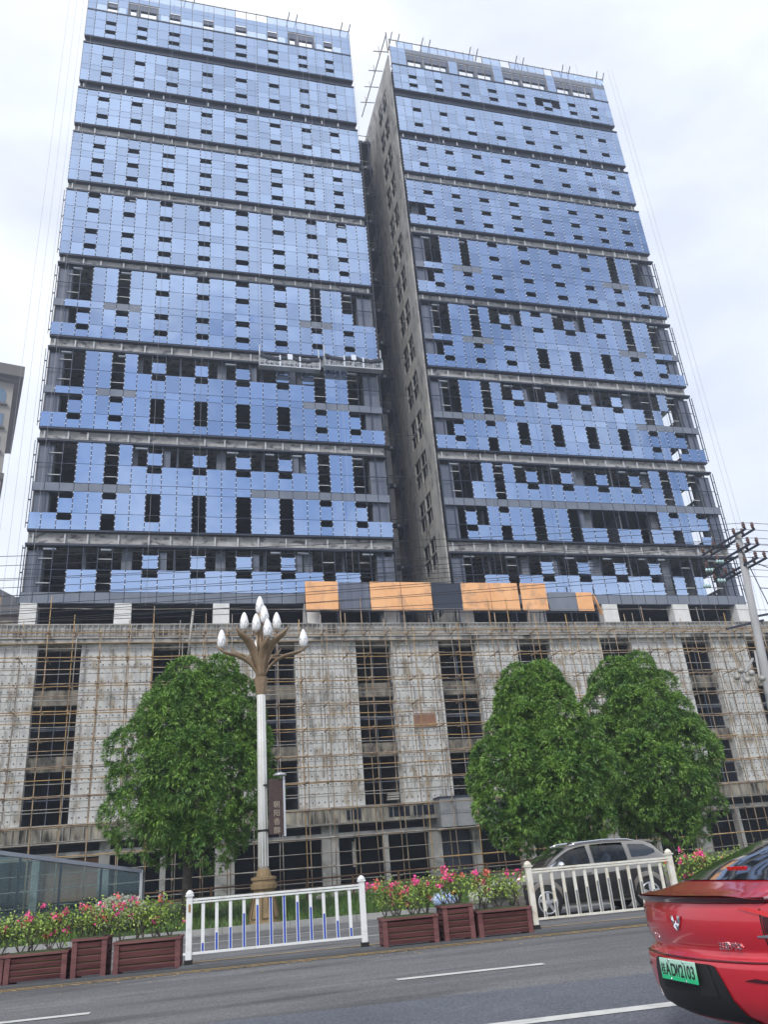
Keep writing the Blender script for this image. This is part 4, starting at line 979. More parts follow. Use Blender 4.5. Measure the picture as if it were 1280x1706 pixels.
b = MB(); b.add([(-9.6, 30, gz(-9.6) + .03), (-.75, 30, gz(-.75) + .03), (-.75, 33.2, gz(-.75) + .03), (-9.6, 33.2, gz(-9.6) + .03)], [(0, 1, 2, 3)]); b.build('roof_pane', 'shelter_glass', SH, solid=.02)
rs = np.random.RandomState(77)
WB = thing('white_flower_bush', 'rounded bush covered in pale flowers behind the left planters, by the shelter', 'bush', (-1.25, 23.5, .15))
c = rs.normal(0, 1, (2600, 3)); c /= np.linalg.norm(c, axis=1, keepdims=True); c = c * rs.uniform(.8, 1.05, (2600, 1)) * np.array([.80, .5, .42]) + np.array([-1.35, 28.9, .80])
WB.location = (-1.2, 28.9, .2)
leafquads('flowers', c, rs, .10, .08, 'white_flower', WB); leafquads('leaves', c[:900] * np.array([1, 1, .92]), rs, .10, .07, 'leaf_shrub', WB)
# knee rail across the verge
kr = thing('knee_rail', 'low rusty pipe rail running across the grass behind the lamp post', 'rail', (4, 36, .4))
for k in range(12):
    x = -2 + k * 1.9; b = MB(); b.bar((x, 36 - .1 * x, .3), (x, 36 - .1 * x, 1.25), .08); b.build('post', 'frame_brown', kr)
for z in (.85, 1.2):
    b = MB(); b.tube(wob((-3, 36.3, z), (19.5, 34.05, z), 12, .03), .035, 5); b.build('rail', 'frame_brown', kr)
rng = random.Random(21)
b = MB()
for k in range(26):
    x, y = 7.5 + rng.gauss(0, .9), 37.5 + rng.gauss(0, .7); s = rng.uniform(.12, .32)
    vs = [(x + s * (i - .5) * rng.uniform(.8, 1.3), y + s * (j - .5) * rng.uniform(.8, 1.3), .35 + s * k2 * rng.uniform(.5, .9)) for k2 in (0, 1) for j in (0, 1) for i in (0, 1)]
    b.add(vs, [(0, 2, 3, 1), (4, 5, 7, 6), (0, 1, 5, 4), (1, 3, 7, 5), (3, 2, 6, 7), (2, 0, 4, 6)])
tag(b.build('rubble', 'stone_rubble'), 'low heap of pale rubble on the grass right of the lamp post', 'rubble', kind='stuff')
def sack(x, y, z, s, mat, label):
    b = MB(); b.lathe([(s * .3, 0), (s * .55, s * .1), (s * .6, s * .30), (s * .42, s * .48), (s * .15, s * .56), (s * .2, s * .64)], (x, y, z), 9)
    r9 = random.Random(int(x * 10)); b.v = [(v[0] + r9.uniform(-.07, .07), v[1] + r9.uniform(-.07, .07), v[2] + r9.uniform(-.05, .05)) for v in b.v]; tag(b.build('sack', mat), label, 'sack', 'sacks behind the middle planters')
sack(8.3, 25.6, .16, .75, 'blue_sack', 'blue and white sack on the kerb, leftmost behind the middle planters')
sack(9.4, 25.2, .16, .85, 'white_flower', 'white sack between two blue ones behind the middle planters')
sack(10.2, 25.1, .16, .7, 'blue_sack', 'blue and white sack on the kerb, nearest the dark off-road car')
# ------------------------------------------------------------------ utility pole and lines
UP = thing('utility_pole', 'tall grey concrete pole with three crossarms at the right edge of the photo', 'utility pole', (23.72, 27, .14))
b = MB(); b.tube([(22.45, 26.9, .1), (23.1, 26.95, 7), (23.72, 27, 13.5)], [.21, .175, .135], 16); b.build('pole', 'concrete_pole', UP)
ARMS = [(13.35, 26.2, 29.3), (12.65, 26.2, 29.3), (11.95, 26.0, 29.0)]
anch = []
for z, y0, y1 in ARMS:
    for dx in (-.22, .22):
        b = MB(); b.bar((23.72 + dx, y0, z), (23.72 + dx, y1, z), .07, .08); b.build('crossarm', 'dark_metal', UP)
    for y in (y0 + .08, y0 + .75, y1 - .9, y1 - .1):
        for dx in (-.22, .22):
            b = MB(); b.lathe([(.03, z + .05), (.075, z + .1), (.05, z + .16), (.085, z + .2), (.05, z + .27), (.06, z + .33)], (23.72 + dx, y, 0), 8); b.build('insulator', 'insulator', UP)
        anch.append((y, z + .33))
for (y, z) in ((28.2, 12.2), (27.6, 11.5), (28.6, 11.6), (27.4, 12.3)):
    for k in range(3):
        b = MB(); b.lathe([(.02, -.05), (.10, 0), (.03, .06)], (22.9 - k * .14, y, z), 10, axis='x'); b.build('disc_insulator', 'glass_insulator', UP)
b = MB(); b.bar((23.5, 26.9, 9.7), (25.3, 26.4, 9.9), .08); b.bar((22.2, 27.4, 9.3), (23.8, 27, 9.55), .08); b.build('strut', 'dark_metal', UP)
def wire(p, q, sag, label, r=.012):
    b = MB(); pts = []
    for i in range(25):
        u = i / 24; pts.append((p[0] + (q[0] - p[0]) * u, p[1] + (q[1] - p[1]) * u, p[2] + (q[2] - p[2]) * u - sag * 4 * u * (1 - u)))
    b.tube(pts, r, 4); tag(b.build('power_line', 'wire_black'), label, 'power line', 'power lines crossing in front of the towers')
def span(y, z, zl):   # from the pole to a point level with the left end of the street, then one span to the right
    # height at x=-5.6 should be zl
    sag = .35; xe = -30.0; u = (23.7 + 5.6) / (23.7 - xe)
    ze = (zl + sag * 4 * u * (1 - u) - z * (1 - u)) / u
    wire((23.7, y, z), (xe, y + 4.5, ze), sag, 'thin black power line running left from the pole across the tower fronts')
    wire((23.7, y, z), (70, y - 4.2, z + .3), .9, 'thin black power line running right from the pole out of the photo')
hs = [12.65, 12.5, 12.35, 11.95, 11.8, 11.65, 11.35, 11.2, 11.1, 10.7, 10.6, 10.9]
for i, (y, z) in enumerate(anch): span(y, z - .02, hs[i] + (y - 27.5) * .08)
wire((23.7, 27.3, 11.2), (-30, 31.6, 10.6), .5, 'thin black power line running left from the pole across the tower fronts', .012)
wire((23.9, 26.8, 10.9), (70, 23, 11.2), 1.0, 'thin black power line running right from the pole out of the photo', .02)
b = MB(); b.tube([(24.0, 26.6, 11.9), (24.9, 26.5, 11.5), (25.1, 26.5, 10.4), (24.6, 26.6, 9.4), (25.4, 26.5, 9.9), (26.6, 26.4, 10.6)], .022, 5); tag(b.build('loose_cable', 'wire_black'), 'loose cable looping down beside the top of the utility pole', 'cable')
b = MB(); b.tube([(23.5, 26.8, 12.6), (23.9, 26.7, 10.5), (24.3, 26.7, 8.8), (23.2, 26.6, 6.4), (23.3, 26.6, 5.0), (24.2, 26.5, 3.6)], .02, 5); tag(b.build('hanging_cable', 'wire_black'), 'thin cable hanging down the street side of the utility pole', 'cable')
CB = thing('cable_closure', 'cluster of round grey cable fittings on a bracket beside the utility pole', 'cable fitting', (21.9, 26.6, 6.9))
b = MB(); b.bar((22.6, 26.8, 7.9), (21.9, 26.6, 7.3), .07); b.bar((22.8, 26.8, 8.2), (22.5, 26.6, 6.9), .07); b.build('bracket', 'tube_pale', CB)
for x, y, z in ((21.4, 26.5, 7.1), (21.75, 26.4, 6.95), (22.1, 26.5, 7.25), (22.45, 26.4, 7.0), (21.65, 26.5, 7.35)):
    b = MB(); b.lathe([(.02, -.13), (.10, -.08), (.13, 0), (.10, .08), (.02, .13)], (x, y, z), 10, axis='y'); b.build('fitting', 'tube_pale', CB)

# ------------------------------------------------------------------ street trees
def tree(cx, cy, gz_, zb, zt, prof, seed, label, skew=0.0, ros=6200):
    rs = np.random.RandomState(seed); rg = random.Random(seed)
    T = thing('street_tree', label, 'tree', (cx, cy, gz_), 0, 'broadleaf trees in front of the podium')
    H = zt - zb
    def rad(z): return .95 * np.interp((z - zb) / H, [p[0] for p in prof], [p[1] for p in prof])
    def axis(z): return cx + skew * (z - zb) / H
    # trunk and limbs
    b = MB(); top = zb + H * .72
    tp = [(cx, cy, gz_ - .05)] + [(cx + rg.uniform(-.06, .06) + skew * .5 * k / 5, cy + rg.uniform(-.06, .06), gz_ + (top - gz_) * k / 5) for k in range(1, 6)]
    b.tube(tp, [.19, .16, .145, .12, .08, .04], 10); b.build('trunk', 'bark', T)
    for k in range(12):
        z0 = zb - .3 + H * .5 * k / 12; a = k * 2.4 + rg.uniform(-.4, .4); r = rad(z0 + 1.3) * .75
        b = MB(); b.tube([(cx, cy, z0), (cx + r * .4 * math.cos(a), cy + r * .4 * math.sin(a), z0 + .6), (cx + r * math.cos(a), cy + r * math.sin(a), z0 + 1.5)], [.07, .05, .02], 6); b.build('branch', 'bark', T)
    # foliage masses
    lobes = []
    n = 48
    for i in range(n):
        z = zb + H * (.02 + .94 * ((i + .5) / n) ** .95); a = i * 2.39996 + rg.uniform(-.35, .35); R_ = rad(z); s = rg.uniform(.68, 1.08) * (0.55 + .45 * R_ / 2.6)
        rr = max(0, R_ - s * .78) * rg.uniform(.90, 1.10)
        lobes.append((axis(z) + rr * math.cos(a), cy + rr * math.sin(a) * .95, z, s))
    for i in range(16):
        z = zb + H * rg.uniform(.2, .85); lobes.append((axis(z) + rg.uniform(-.4, .4), cy + rg.uniform(-.4, .4), z, rad(z) * .62))
    lobes.append((axis(zt - .5), cy, zt - .55, .55))
    lb = np.array(lobes); w_ = lb[:, 3] ** 2; w_ /= w_.sum()
    ros = int(ros * 4.2); idx = rs.choice(len(lb), ros, p=w_); d = rs.normal(0, 1, (ros, 3)); d[:, 2] += .55; d /= np.linalg.norm(d, axis=1, keepdims=True)
    c = lb[idx, :3] + d * (lb[idx, 3] * rs.uniform(.90, 1.03, ros))[:, None] * np.array([1, 1, .85])
    inside = (np.linalg.norm((c[:, None, :] - lb[None, :, :3]) / np.array([1, 1, .85]), axis=2) < lb[None, :, 3] * .74).any(1)
    ax_ = np.stack([cx + skew * (c[:, 2] - zb) / H, np.full(ros, cy), c[:, 2] - .35], 1)
    o = c - ax_; rr = np.linalg.norm(o[:, :2], axis=1); Rz = rad(c[:, 2])
    keep = ((rr > Rz * .50) | (c[:, 2] > zt - 1.0)) & ~inside; c = c[keep]; o = o[keep]; n = len(c); d = d[keep]
    o = o / (np.linalg.norm(o, axis=1, keepdims=True) + 1e-6) * .35 + d * .9; o /= np.linalg.norm(o, axis=1, keepdims=True)
    nl = 13
    def ros_leaves(c, o, ln, wd, name, mat, m=nl):
        n = len(c); C = np.repeat(c, m, 0); O = np.repeat(o, m, 0); t = rs.normal(0, 1, (n * m, 3)); t -= O * (t * O).sum(1, keepdims=True); t /= np.linalg.norm(t, axis=1, keepdims=True)
        D = O * rs.uniform(.35, 1.2, (n * m, 1)) + t * .85; D[:, 2] -= .10
        leafquads(name, C + t * .015 + O * rs.uniform(-.05, .05, (n * m, 1)), rs, ln, wd, mat, T, dirs=D, droop=.15)
    lit_top = (rs.rand(n) < np.clip((c[:, 2] - zb) / H * .30, .03, .35)) & (o[:, 2] > .2)  # upward-facing rosettes get the paler colour, highlights put into the leaves
    ros_leaves(c[~lit_top], o[~lit_top], .155, .033, 'crown', 'leaf_tree'); ros_leaves(c[lit_top], o[lit_top], .155, .034, 'lit_leaves', 'leaf_lit')
    # inner twigs and leaves close the crown
    m = 12000; z = zb + H * rs.uniform(.04, .93, m); a = rs.uniform(0, 6.283, m); q = rad(z) * rs.uniform(.1, .60, m)
    c2 = np.stack([cx + skew * (z - zb) / H + q * np.cos(a), cy + q * np.sin(a), z], 1); leafquads('inner_leaves', c2, rs, .22, .07, 'leaf_tree', T)
    return T
prof1 = [(0, 1.1), (.06, 1.9), (.15, 2.6), (.28, 3.0), (.42, 3.05), (.58, 2.85), (.72, 2.4), (.85, 1.9), (.94, 1.35), (1, .7)]
prof2 = [(0, 1.1), (.08, 1.9), (.2, 2.45), (.33, 2.75), (.45, 2.55), (.58, 2.1), (.72, 1.7), (.86, 1.35), (.95, .95), (1, .55)]
prof3 = [(0, 1.2), (.08, 2.1), (.2, 2.9), (.33, 3.15), (.48, 2.95), (.60, 2.5), (.74, 2.05), (.86, 1.65), (.95, 1.15), (1, .6)]
tree(.72, 29.7, .3, 2.2, 8.72, [(a, r * .99) for a, r in prof1], 31, 'dense rounded green tree left of the lamp post', skew=.45)
tree(13.1, 27.8, .2, 1.55, 8.0, prof2, 32, 'dense conical green tree standing behind the dark off-road car, left of a wider one', skew=.1)
tree(19.3, 30.2, .25, 1.6, 8.85, prof3, 33, 'wide dense green tree at the right, taller than its left neighbour', skew=-.45, ros=7000)

# ------------------------------------------------------------------ cars
def wheel(parent, x, y, z, r, wd, side, spokes=5):
    b = MB(); s = 1 if side > 0 else -1
    b.lathe([(r * .66, -wd / 2), (r * .93, -wd / 2), (r, -wd / 2 + .03), (r, wd / 2 - .03), (r * .93, wd / 2), (r * .66, wd / 2)], (x, y, z), 36, axis='y'); wh = b.build('wheel', 'rubber', parent, local=True)
    q = MB(); q.lathe([(r * .68, 0), (r * .68, .03)], (x, y + s * wd * .28, z), 30, axis='y'); q.build('wheel_well', 'car_black', wh, local=True)
    q = MB()
    q.tube([(x + r * .64 * math.cos(a * math.pi / 16), y + s * wd * .46, z + r * .64 * math.sin(a * math.pi / 16)) for a in range(33)], .022, 8, cap=False)
    for k in range(spokes):
        a = 2 * math.pi * k / spokes + .3; q.bar((x, y + s * wd * .50, z), (x + r * .63 * math.cos(a), y + s * wd * .44, z + r * .63 * math.sin(a)), .075, .035, up=(0, 1, 0))
    q.lathe([(.06, -.02), (.05, .03)], (x, y + s * wd * .48, z), 12, axis='y'); q.build('rim', 'alloy', wh, local=True)
    return wh
# ---- red saloon: s = metres forward of the rear face, l = lateral (left of car +), z up
RC = thing('red_car', 'glossy red saloon car seen from behind, cut by the right edge of the photo', 'car', (3.77, 6.01, 0), R(-2), 'cars')
del RC['group']
HW = .93
def hw(s):   # half width along the car
    return np.interp(s, [-.2, 0, .25, .6, 1.1, 2.0, 3.4, 4.3, 4.7, 4.85], [.80, .84, .895, .92, .93, .93, .93, .90, .78, .60])
def curve(l, s):  # plan rounding of the rear (and of the nose)
    k = max(0, 1 - max(0, s) / 1.6); return .27 * l * l * k + (.35 * max(0, abs(l) - .70) ** 1.6 * 2.2) * k
def top(s): return np.interp(s, [-.12, -.02, .15, .38, .5, .8, 1.2, 1.6, 2.1, 2.6, 2.9, 3.4, 3.75, 4.2, 4.6, 4.85], [1.035, 1.04, 1.055, 1.10, 1.135, 1.24, 1.36, 1.435, 1.475, 1.47, 1.43, 1.22, 1.06, .98, .86, .70])
def belt(s): return np.interp(s, [-.12, 0, .3, .8, 1.6, 2.6, 3.6, 4.3, 4.6, 4.85], [1.02, 1.015, 1.00, .985, .97, .94, .90, .82, .74, .62])
ss = [-.05, -.04, -.02, 0, .08, .16, .25, .35, .42, .5, .6, .7, .85, 1.0, 1.15, 1.3, 1.5, 1.7, 1.9, 2.1, 2.35, 2.6, 2.75, 2.9, 3.1, 3.3, 3.5, 3.65, 3.8, 4.0, 4.2, 4.4, 4.6, 4.75, 4.85]
tt = [-1, -.985, -.96, -.92, -.87, -.82, -.77, -.72, -.66, -.58, -.48, -.36, -.24, -.12, 0]; tt = tt + [-t for t in tt[:-1]][::-1]
def topz(s, t):
    g = top(s) - belt(s); wg = np.interp(s, [-.12, .4, .9, 2.0, 3.0, 3.8, 4.85], [.95, .93, .88, .82, .82, .88, .9]); u = abs(t) / wg
    cap = 1 - .11 * u * u if u < .74 else max(0, (.94 - .94 * ((u - .74) / .26) ** 1.4)) if u < 1 else 0
    return belt(s) + g * cap - .012 * (abs(t) ** 6)
P = []
for s in ss:
    row = []
    for t in tt:
        l = t * hw(s); row.append((s + curve(l, s), l, float(topz(s, t))))
    P.append(row)
b = MB(); b.grid(P, flip=True)
body = b.build('body', 'red_paint', RC, local=True, sub=1)
# sides: rings below the belt
def soff(z): return float(np.interp(z, [.2, .3, .45, .62, .66, .80, .93, 1.0, 1.05], [-.06, -.015, .015, .012, .02, .035, .02, 0, 0]))
def roff(z): return float(np.interp(z, [.22, .28, .38, .52, .60, .625, .66, .74, .82, .90, .96, 1.0], [.10, .01, -.035, -.05, -.05, -.045, .035, -.002, -.012, -.010, .0, .02]))
def rear_pt(l, z, off=0.0, s0=0.0):
    hh = .90 if z < 1 else .9; t = min(1, abs(l) / .90)
    return (s0 + curve(l, 0) + roff(z) - off, l * (1 + .0 * t), z)
ls = [-.90, -.87, -.82, -.75, -.66, -.55, -.42, -.28, -.14, 0]; ls = ls + [-l for l in ls[:-1]][::-1]
zz = [.22, .30, .40, .50, .58, .61, .64, .66, .70, .76, .82, .88, .93, .955, .975, 1.0]
b = MB(); b.grid([[rear_pt(l * (1.0 - .10 * max(0, (z - .93) / .1)) , z) for l in ls] for z in zz], flip=True); b.build('rear_panel', 'red_paint', RC, local=True)
def taper(z): return 1.0 - .10 * max(0, (z - .93) / .1)
for sg in (-1, 1):
    rows = []
    for z in zz + [1.03]:
        row = [rear_pt(sg * .90 * taper(min(z, 1)), min(z, 1.0))]
        for s in ss[8:]:
            l = sg * hw(s); bz = float(belt(s)); zc = z * bz / 1.0 if z > .62 else z
            zc = min(zc, bz) if z < 1.03 else bz
            if z > .62: zc = .62 + (min(z, 1.0) - .62) / .38 * (bz - .62) if bz > .62 else bz
            row.append((s + curve(l, s), l + sg * soff(min(z, 1.0)) * (1 if z < .99 else 0), zc))
        rows.append(row)
    b = MB(); b.grid(rows, flip=(sg > 0)); b.build('side_panel', 'red_paint', RC, local=True)
b = MB(); b.box(.35, 4.6, -.86, .86, .18, .5); b.build('underbody', 'car_black', RC, local=True)
# spoiler lip: closes the deck over the rear panel
rows = [[], [], [], []]
for l in ls:
    q = l * .93; w_ = .13 * (1 - (abs(q) / .90) ** 4)
    rows[0].append((curve(q, 0) + .08, q, 1.045)); rows[1].append((curve(q, 0) - .035 - .02 * w_, q, 1.030 - .012 * abs(q))); rows[2].append((curve(q, 0) - .035, q, 1.010 - .012 * abs(q))); rows[3].append((curve(q, 0) + .02, q, .972))
b = MB(); b.grid(rows[:2], flip=True); b.build('boot_lip', 'red_paint', RC, local=True)
b = MB(); b.grid(rows[1:], flip=True); b.build('spoiler_edge', 'dark_red', RC, local=True)
def rear_patch(name, poly, mat, off, parent=RC, n=10, thick=0):
    """polygon strip on the rear face: poly = list of (l, zlow, zhigh)"""
    b = MB(); g = []
    xs_ = [p[0] for p in poly]; N_ = 26
    for i in range(N_ + 1):
        l = xs_[0] + (xs_[-1] - xs_[0]) * i / N_; lo = np.interp(l, xs_, [p[1] for p in poly]); hi = np.interp(l, xs_, [p[2] for p in poly])
        g.append([rear_pt(l, lo + (hi - lo) * j / n, off) for j in range(n + 1)])
    b.grid(g); return b.build(name, mat, parent, local=True)
dif = rear_patch('diffuser', [(-.62, .22, .225), (-.50, .22, .33), (-.44, .23, .50), (-.38, .24, .60), (.38, .24, .605), (.44, .24, .58), (.50, .22, .40), (.60, .22, .25)], 'car_black', .006)
rear_patch('recess', [(-.36, .40, .41), (-.33, .40, .60), (.33, .40, .60), (.36, .40, .41)], 'rubber', .012, dif)
rear_patch('bumper_crease', [(-.9, .624, .631), (.9, .624, .631)], 'dark_red', .004, n=2)
for sg in (-1, 1):
    rear_patch('panel_gap', sorted([(sg * .775, .66, .95), (sg * .783, .66, .95)]), 'car_black', .004, n=8)
    a = sorted([(sg * .64, .950, .957), (sg * .70, .938, .957), (sg * .80, .908, .935), (sg * .9, .860, .895)])
    tl = rear_patch('tail_light', a, 'lamp_red', .012)
    a = sorted([(sg * .79, .80, .905), (sg * .84, .79, .89), (sg * .9, .79, .855)])
    rear_patch('lamp_inset', a, 'dark_red', .008, tl)
    b = MB(); rw = [(-.0, .93, .90), (.25, .945, .885), (.5, .95, .875)]
    P = [[(.30 + s_ * 1.0, sg * (.905 + .022 * k_), z_ + k_ * .03) for s_, _, z_ in rw] for k_ in (0, 1)]
    a = sorted([(sg * .74, .775, .785), (sg * .9, .765, .80)]); rear_patch('lamp_chrome', a, 'chrome', .010, tl, n=2)
    a = sorted([(sg * .62, .515, .52), (sg * .70, .512, .535), (sg * .86, .50, .512)]); rear_patch('bumper_vent', a, 'dark_red', .006, n=3)
    # side windows and a wrap of the lamp
    g = []
    for i in range(13):
        s = .75 + i * .21; row = []
        for k in range(5):
            u = .80 - .16 * k / 4; f = math.sin(math.pi * min(1, max(0, (i + .6) / 13.2))) ** .35; u = .80 - .10 * (k / 4) * f
            t = u * float(np.interp(s, [.4, .9, 2.0, 3.0], [.90, .86, .82, .82])) / .80 * .985
            l = sg * t * hw(s); row.append((s + curve(l, s), l * 1.006 + sg * .006, float(topz(s, t)) + .008))
        g.append(row)
    b = MB(); b.grid(g, flip=(sg < 0)); b.build('side_window', 'car_glass', RC, local=True)
# rear window laid just over the fastback
g = []
for i in range(15):
    s = .40 + i * (1.55 - .40) / 14; wl = .78 - .16 * (i / 14); row = []
    for k in range(17):
        t = (k / 16 * 2 - 1) * wl; l = t * hw(s); row.append((s + curve(l, s) - .003, l, float(topz(s, t)) + .008))
    g.append(row)
b = MB(); b.grid(g, flip=True); rw_ = b.build('rear_window', 'car_glass', RC, local=True)
g = []
for i in range(9):
    s = 2.72 + i * .1; row = []
    for k in range(13):
        t = (k / 12 * 2 - 1) * .64; l = t * hw(s); row.append((s, l, float(topz(s, t)) + .008))
    g.append(row)
b = MB(); b.grid(g, flip=True); b.build('windscreen', 'car_glass', RC, local=True)
b = MB()
for k in range(8):
    l = -.105 + k * .03; s = .60; b.box(s + curve(l, s) - .01, s + curve(l, s) + .02, l - .010, l + .010, float(top(s)) + .002, float(top(s)) + .022)
b.build('brake_light', 'lamp_red', rw_, local=True)
# number plate
b = MB(); b.box(-.085, -.073, -.24, .24, .47, .61); pl = b.build('number_plate', 'plate_green', RC, local=True, bevel=.003)
Mp = wmat(RC) @ Matrix.Translation((-.087, 0, .54)) @ Matrix(((0, 0, -1, 0), (-1, 0, 0, 0), (0, 1, 0, 0), (0, 0, 0, 1)))
for ch, x_, sz, sxx in (('桂', -.195, .085, .70), ('A', -.130, .115, .80), ('D', -.055, .115, .80), ('W', .002, .115, .56), ('2', .060, .115, .85), ('1', .108, .115, .85), ('0', .155, .115, .85), ('3', .207, .115, .85)):
    text_mesh('plate_character', ch, sz, 'car_black', Mp @ Matrix.Translation((x_, -.003 if ch != '桂' else -.006, 0)), pl, .001, sxx, 0 if ch == '桂' else .0016)
b = MB()
for y_ in (-.10, .10): b.lathe([(.010, -.004), (.008, .002)], (-.087, y_, .60), 8, axis='x'); b.lathe([(.010, -.004), (.008, .002)], (-.087, y_, .478), 8, axis='x')
b.build('screw', 'chrome', pl, local=True)
# five-diamond winged badge: faceted W with a raised centre
def badge(parent):
    b = MB(); z0 = .85
    def pt(y, z): return rear_pt(-y, z, .010)
    def quad(c):
        vs = [pt(y, z) for y, z in c]; cx = sum(v[0] for v in vs) / 4 - .010, sum(v[1] for v in vs) / 4, sum(v[2] for v in vs) / 4
        b.add(vs + [cx], [(0, 1, 4), (1, 2, 4), (2, 3, 4), (3, 0, 4)])
    for s_ in (-1, 1):
        quad([(s_ * .068, z0 + .045), (s_ * .030, z0 + .048), (s_ * .020, z0 + .005), (s_ * .052, z0 - .005)])
        quad([(s_ * .048, z0 - .008), (s_ * .018, z0 - .002), (s_ * .004, z0 - .055), (s_ * .022, z0 - .040)])
    quad([(0, z0 + .020), (.016, z0 - .012), (0, z0 - .055), (-.016, z0 - .012)])
    return b.build('emblem', 'chrome', parent, local=True)
badge(RC)
Mb = lambda l, z, tilt=0: wmat(RC) @ Matrix.Translation((rear_pt(l, z, .008)[0], l, z)) @ Matrix.Rotation(-math.atan(2 * .27 * l), 4, 'Z') @ Matrix(((0, 0, -1, 0), (-1, 0, 0, 0), (0, 1, 0, 0), (0, 0, 0, 1)))
text_mesh('badge_lettering', '五菱汽车', .052, 'chrome', Mb(-.50, .712), RC, .002)
text_mesh('badge_lettering', '星光', .045, 'chrome', Mb(.50, .728), RC, .002, 1.6)
for x_, r_ in ((1.02, .33), (3.82, .33)):
    for sg in (-1, 1): wheel(RC, x_, sg * .80, r_, r_, .22, sg)
b = MB(); b.box(.2, .32, -.45, -.30, .24, .30); b.build('exhaust', 'chrome', RC, local=True)

# ---- off-road car beyond the railing, heading left; built nose at x=0, heading -x, its left side faces the camera
SV = thing('off_road_car', 'grey off-road car with shade painted on its lower sides, driving left behind the cream railing', 'car', (7.88, 20.05, 0), R(-4))
def sec(s):
    """half section at s metres behind the nose"""
    w = float(np.interp(s, [0, .15, .5, 1.0, 2, 3.4, 4.0, 4.25], [.62, .80, .88, .91, .92, .91, .88, .80]))
    bt = float(np.interp(s, [0, .12, .4, .8, 1.05, 2.0, 3.2, 4.0, 4.18, 4.25], [.72, .88, .97, 1.01, 1.03, 1.06, 1.11, 1.14, 1.10, .95]))
    tp_ = float(np.interp(s, [0, .12, .4, .75, .95, 1.25, 1.6, 2.0, 2.6, 3.2, 3.6, 3.82, 4.02, 4.16, 4.25], [.74, .92, 1.01, 1.05, 1.10, 1.33, 1.52, 1.60, 1.615, 1.60, 1.57, 1.52, 1.32, 1.15, .97]))
    rf = float(np.interp(s, [0, .8, 1.2, 1.8, 3.4, 3.9, 4.25], [.95, .94, .84, .76, .76, .78, .92]))
    lo = float(np.interp(s, [0, .3, 4, 4.25], [.34, .25, .25, .36]))
    return w, bt, tp_, rf, lo
st = [0, .05, .12, .25, .4, .6, .8, .95, 1.1, 1.25, 1.45, 1.65, 1.85, 2.08, 2.2, 2.4, 2.6, 2.85, 3.05, 3.2, 3.45, 3.65, 3.85, 4.0, 4.1, 4.18, 4.25]
def ring(s):
    w, bt, tp_, rf, lo = sec(s); r = rf * w
    return [(w * .90, lo), (w * .985, lo + .12), (w, .55), (w * 1.0, .75), (w * .99, bt - .06), (w * .965, bt), (w * .965 * .5 + r * .5, (bt + tp_) / 2 - .01), (r, max(bt, tp_ - .085)), (r * .90, tp_ - .03), (r * .5, tp_ - .005), (0, tp_)]
P = []
for s in st:
    h = ring(s); P.append([(s, -y, z) for y, z in h] + [(s, y, z) for y, z in h[:-1]][::-1])
b = MB(); b.grid(P, flip=True)
nc_ = len(P[0]) - 1; keep = []
for i in range(len(st) - 1):
    for j in range(nc_):
        s0_, s1_ = st[i], st[i + 1]; col_ = j if j <= 9 else nc_ - 1 - j
        win = col_ in (5, 6) and any(a <= s0_ + 1e-6 and s1_ <= c_ + 1e-6 for a, c_ in ((1.25, 2.08), (2.2, 3.05)))
        if not win: keep.append(b.f[i * nc_ + j])
b.f = keep; b.sm = [True] * len(keep)
k = len(P[0]); b.add(P[0], [tuple(range(k))]); b.add(P[-1], [tuple(range(k))[::-1]])
b.build('body', 'suv_grey', SV, local=True)
def side_patch(name, mat, f_lo, f_hi, s0, s1, off, n=14, parent=SV, sides=(-1, 1)):
    out_ = []
    for sg in sides:
        g = []
        for i in range(n + 1):
            s = s0 + (s1 - s0) * i / n; h = ring(s); ys = [q[0] for q in h]; zs_ = [q[1] for q in h]; lo, hi = f_lo(s), f_hi(s); row = []
            for j in range(7):
                z = lo + (hi - lo) * j / 6; y = float(np.interp(z, zs_[:8], ys[:8])); row.append((s, sg * (y + off), z))
            g.append(row)
        b = MB(); b.grid(g, flip=(sg > 0)); out_.append(b.build(name, mat, parent, local=True))
    return out_
I = lambda xs_, zs_: (lambda s: float(np.interp(s, xs_, zs_)))
side_patch('lower_body_shade', 'suv_dark', I([0, 4.25], [.30, .30]), I([0, .5, 1.2, 2.4, 3.2, 4.25], [.70, .80, .84, .88, .92, .92]), .10, 4.15, .012)  # dark lower sides: shadowy reflection put into the body colour
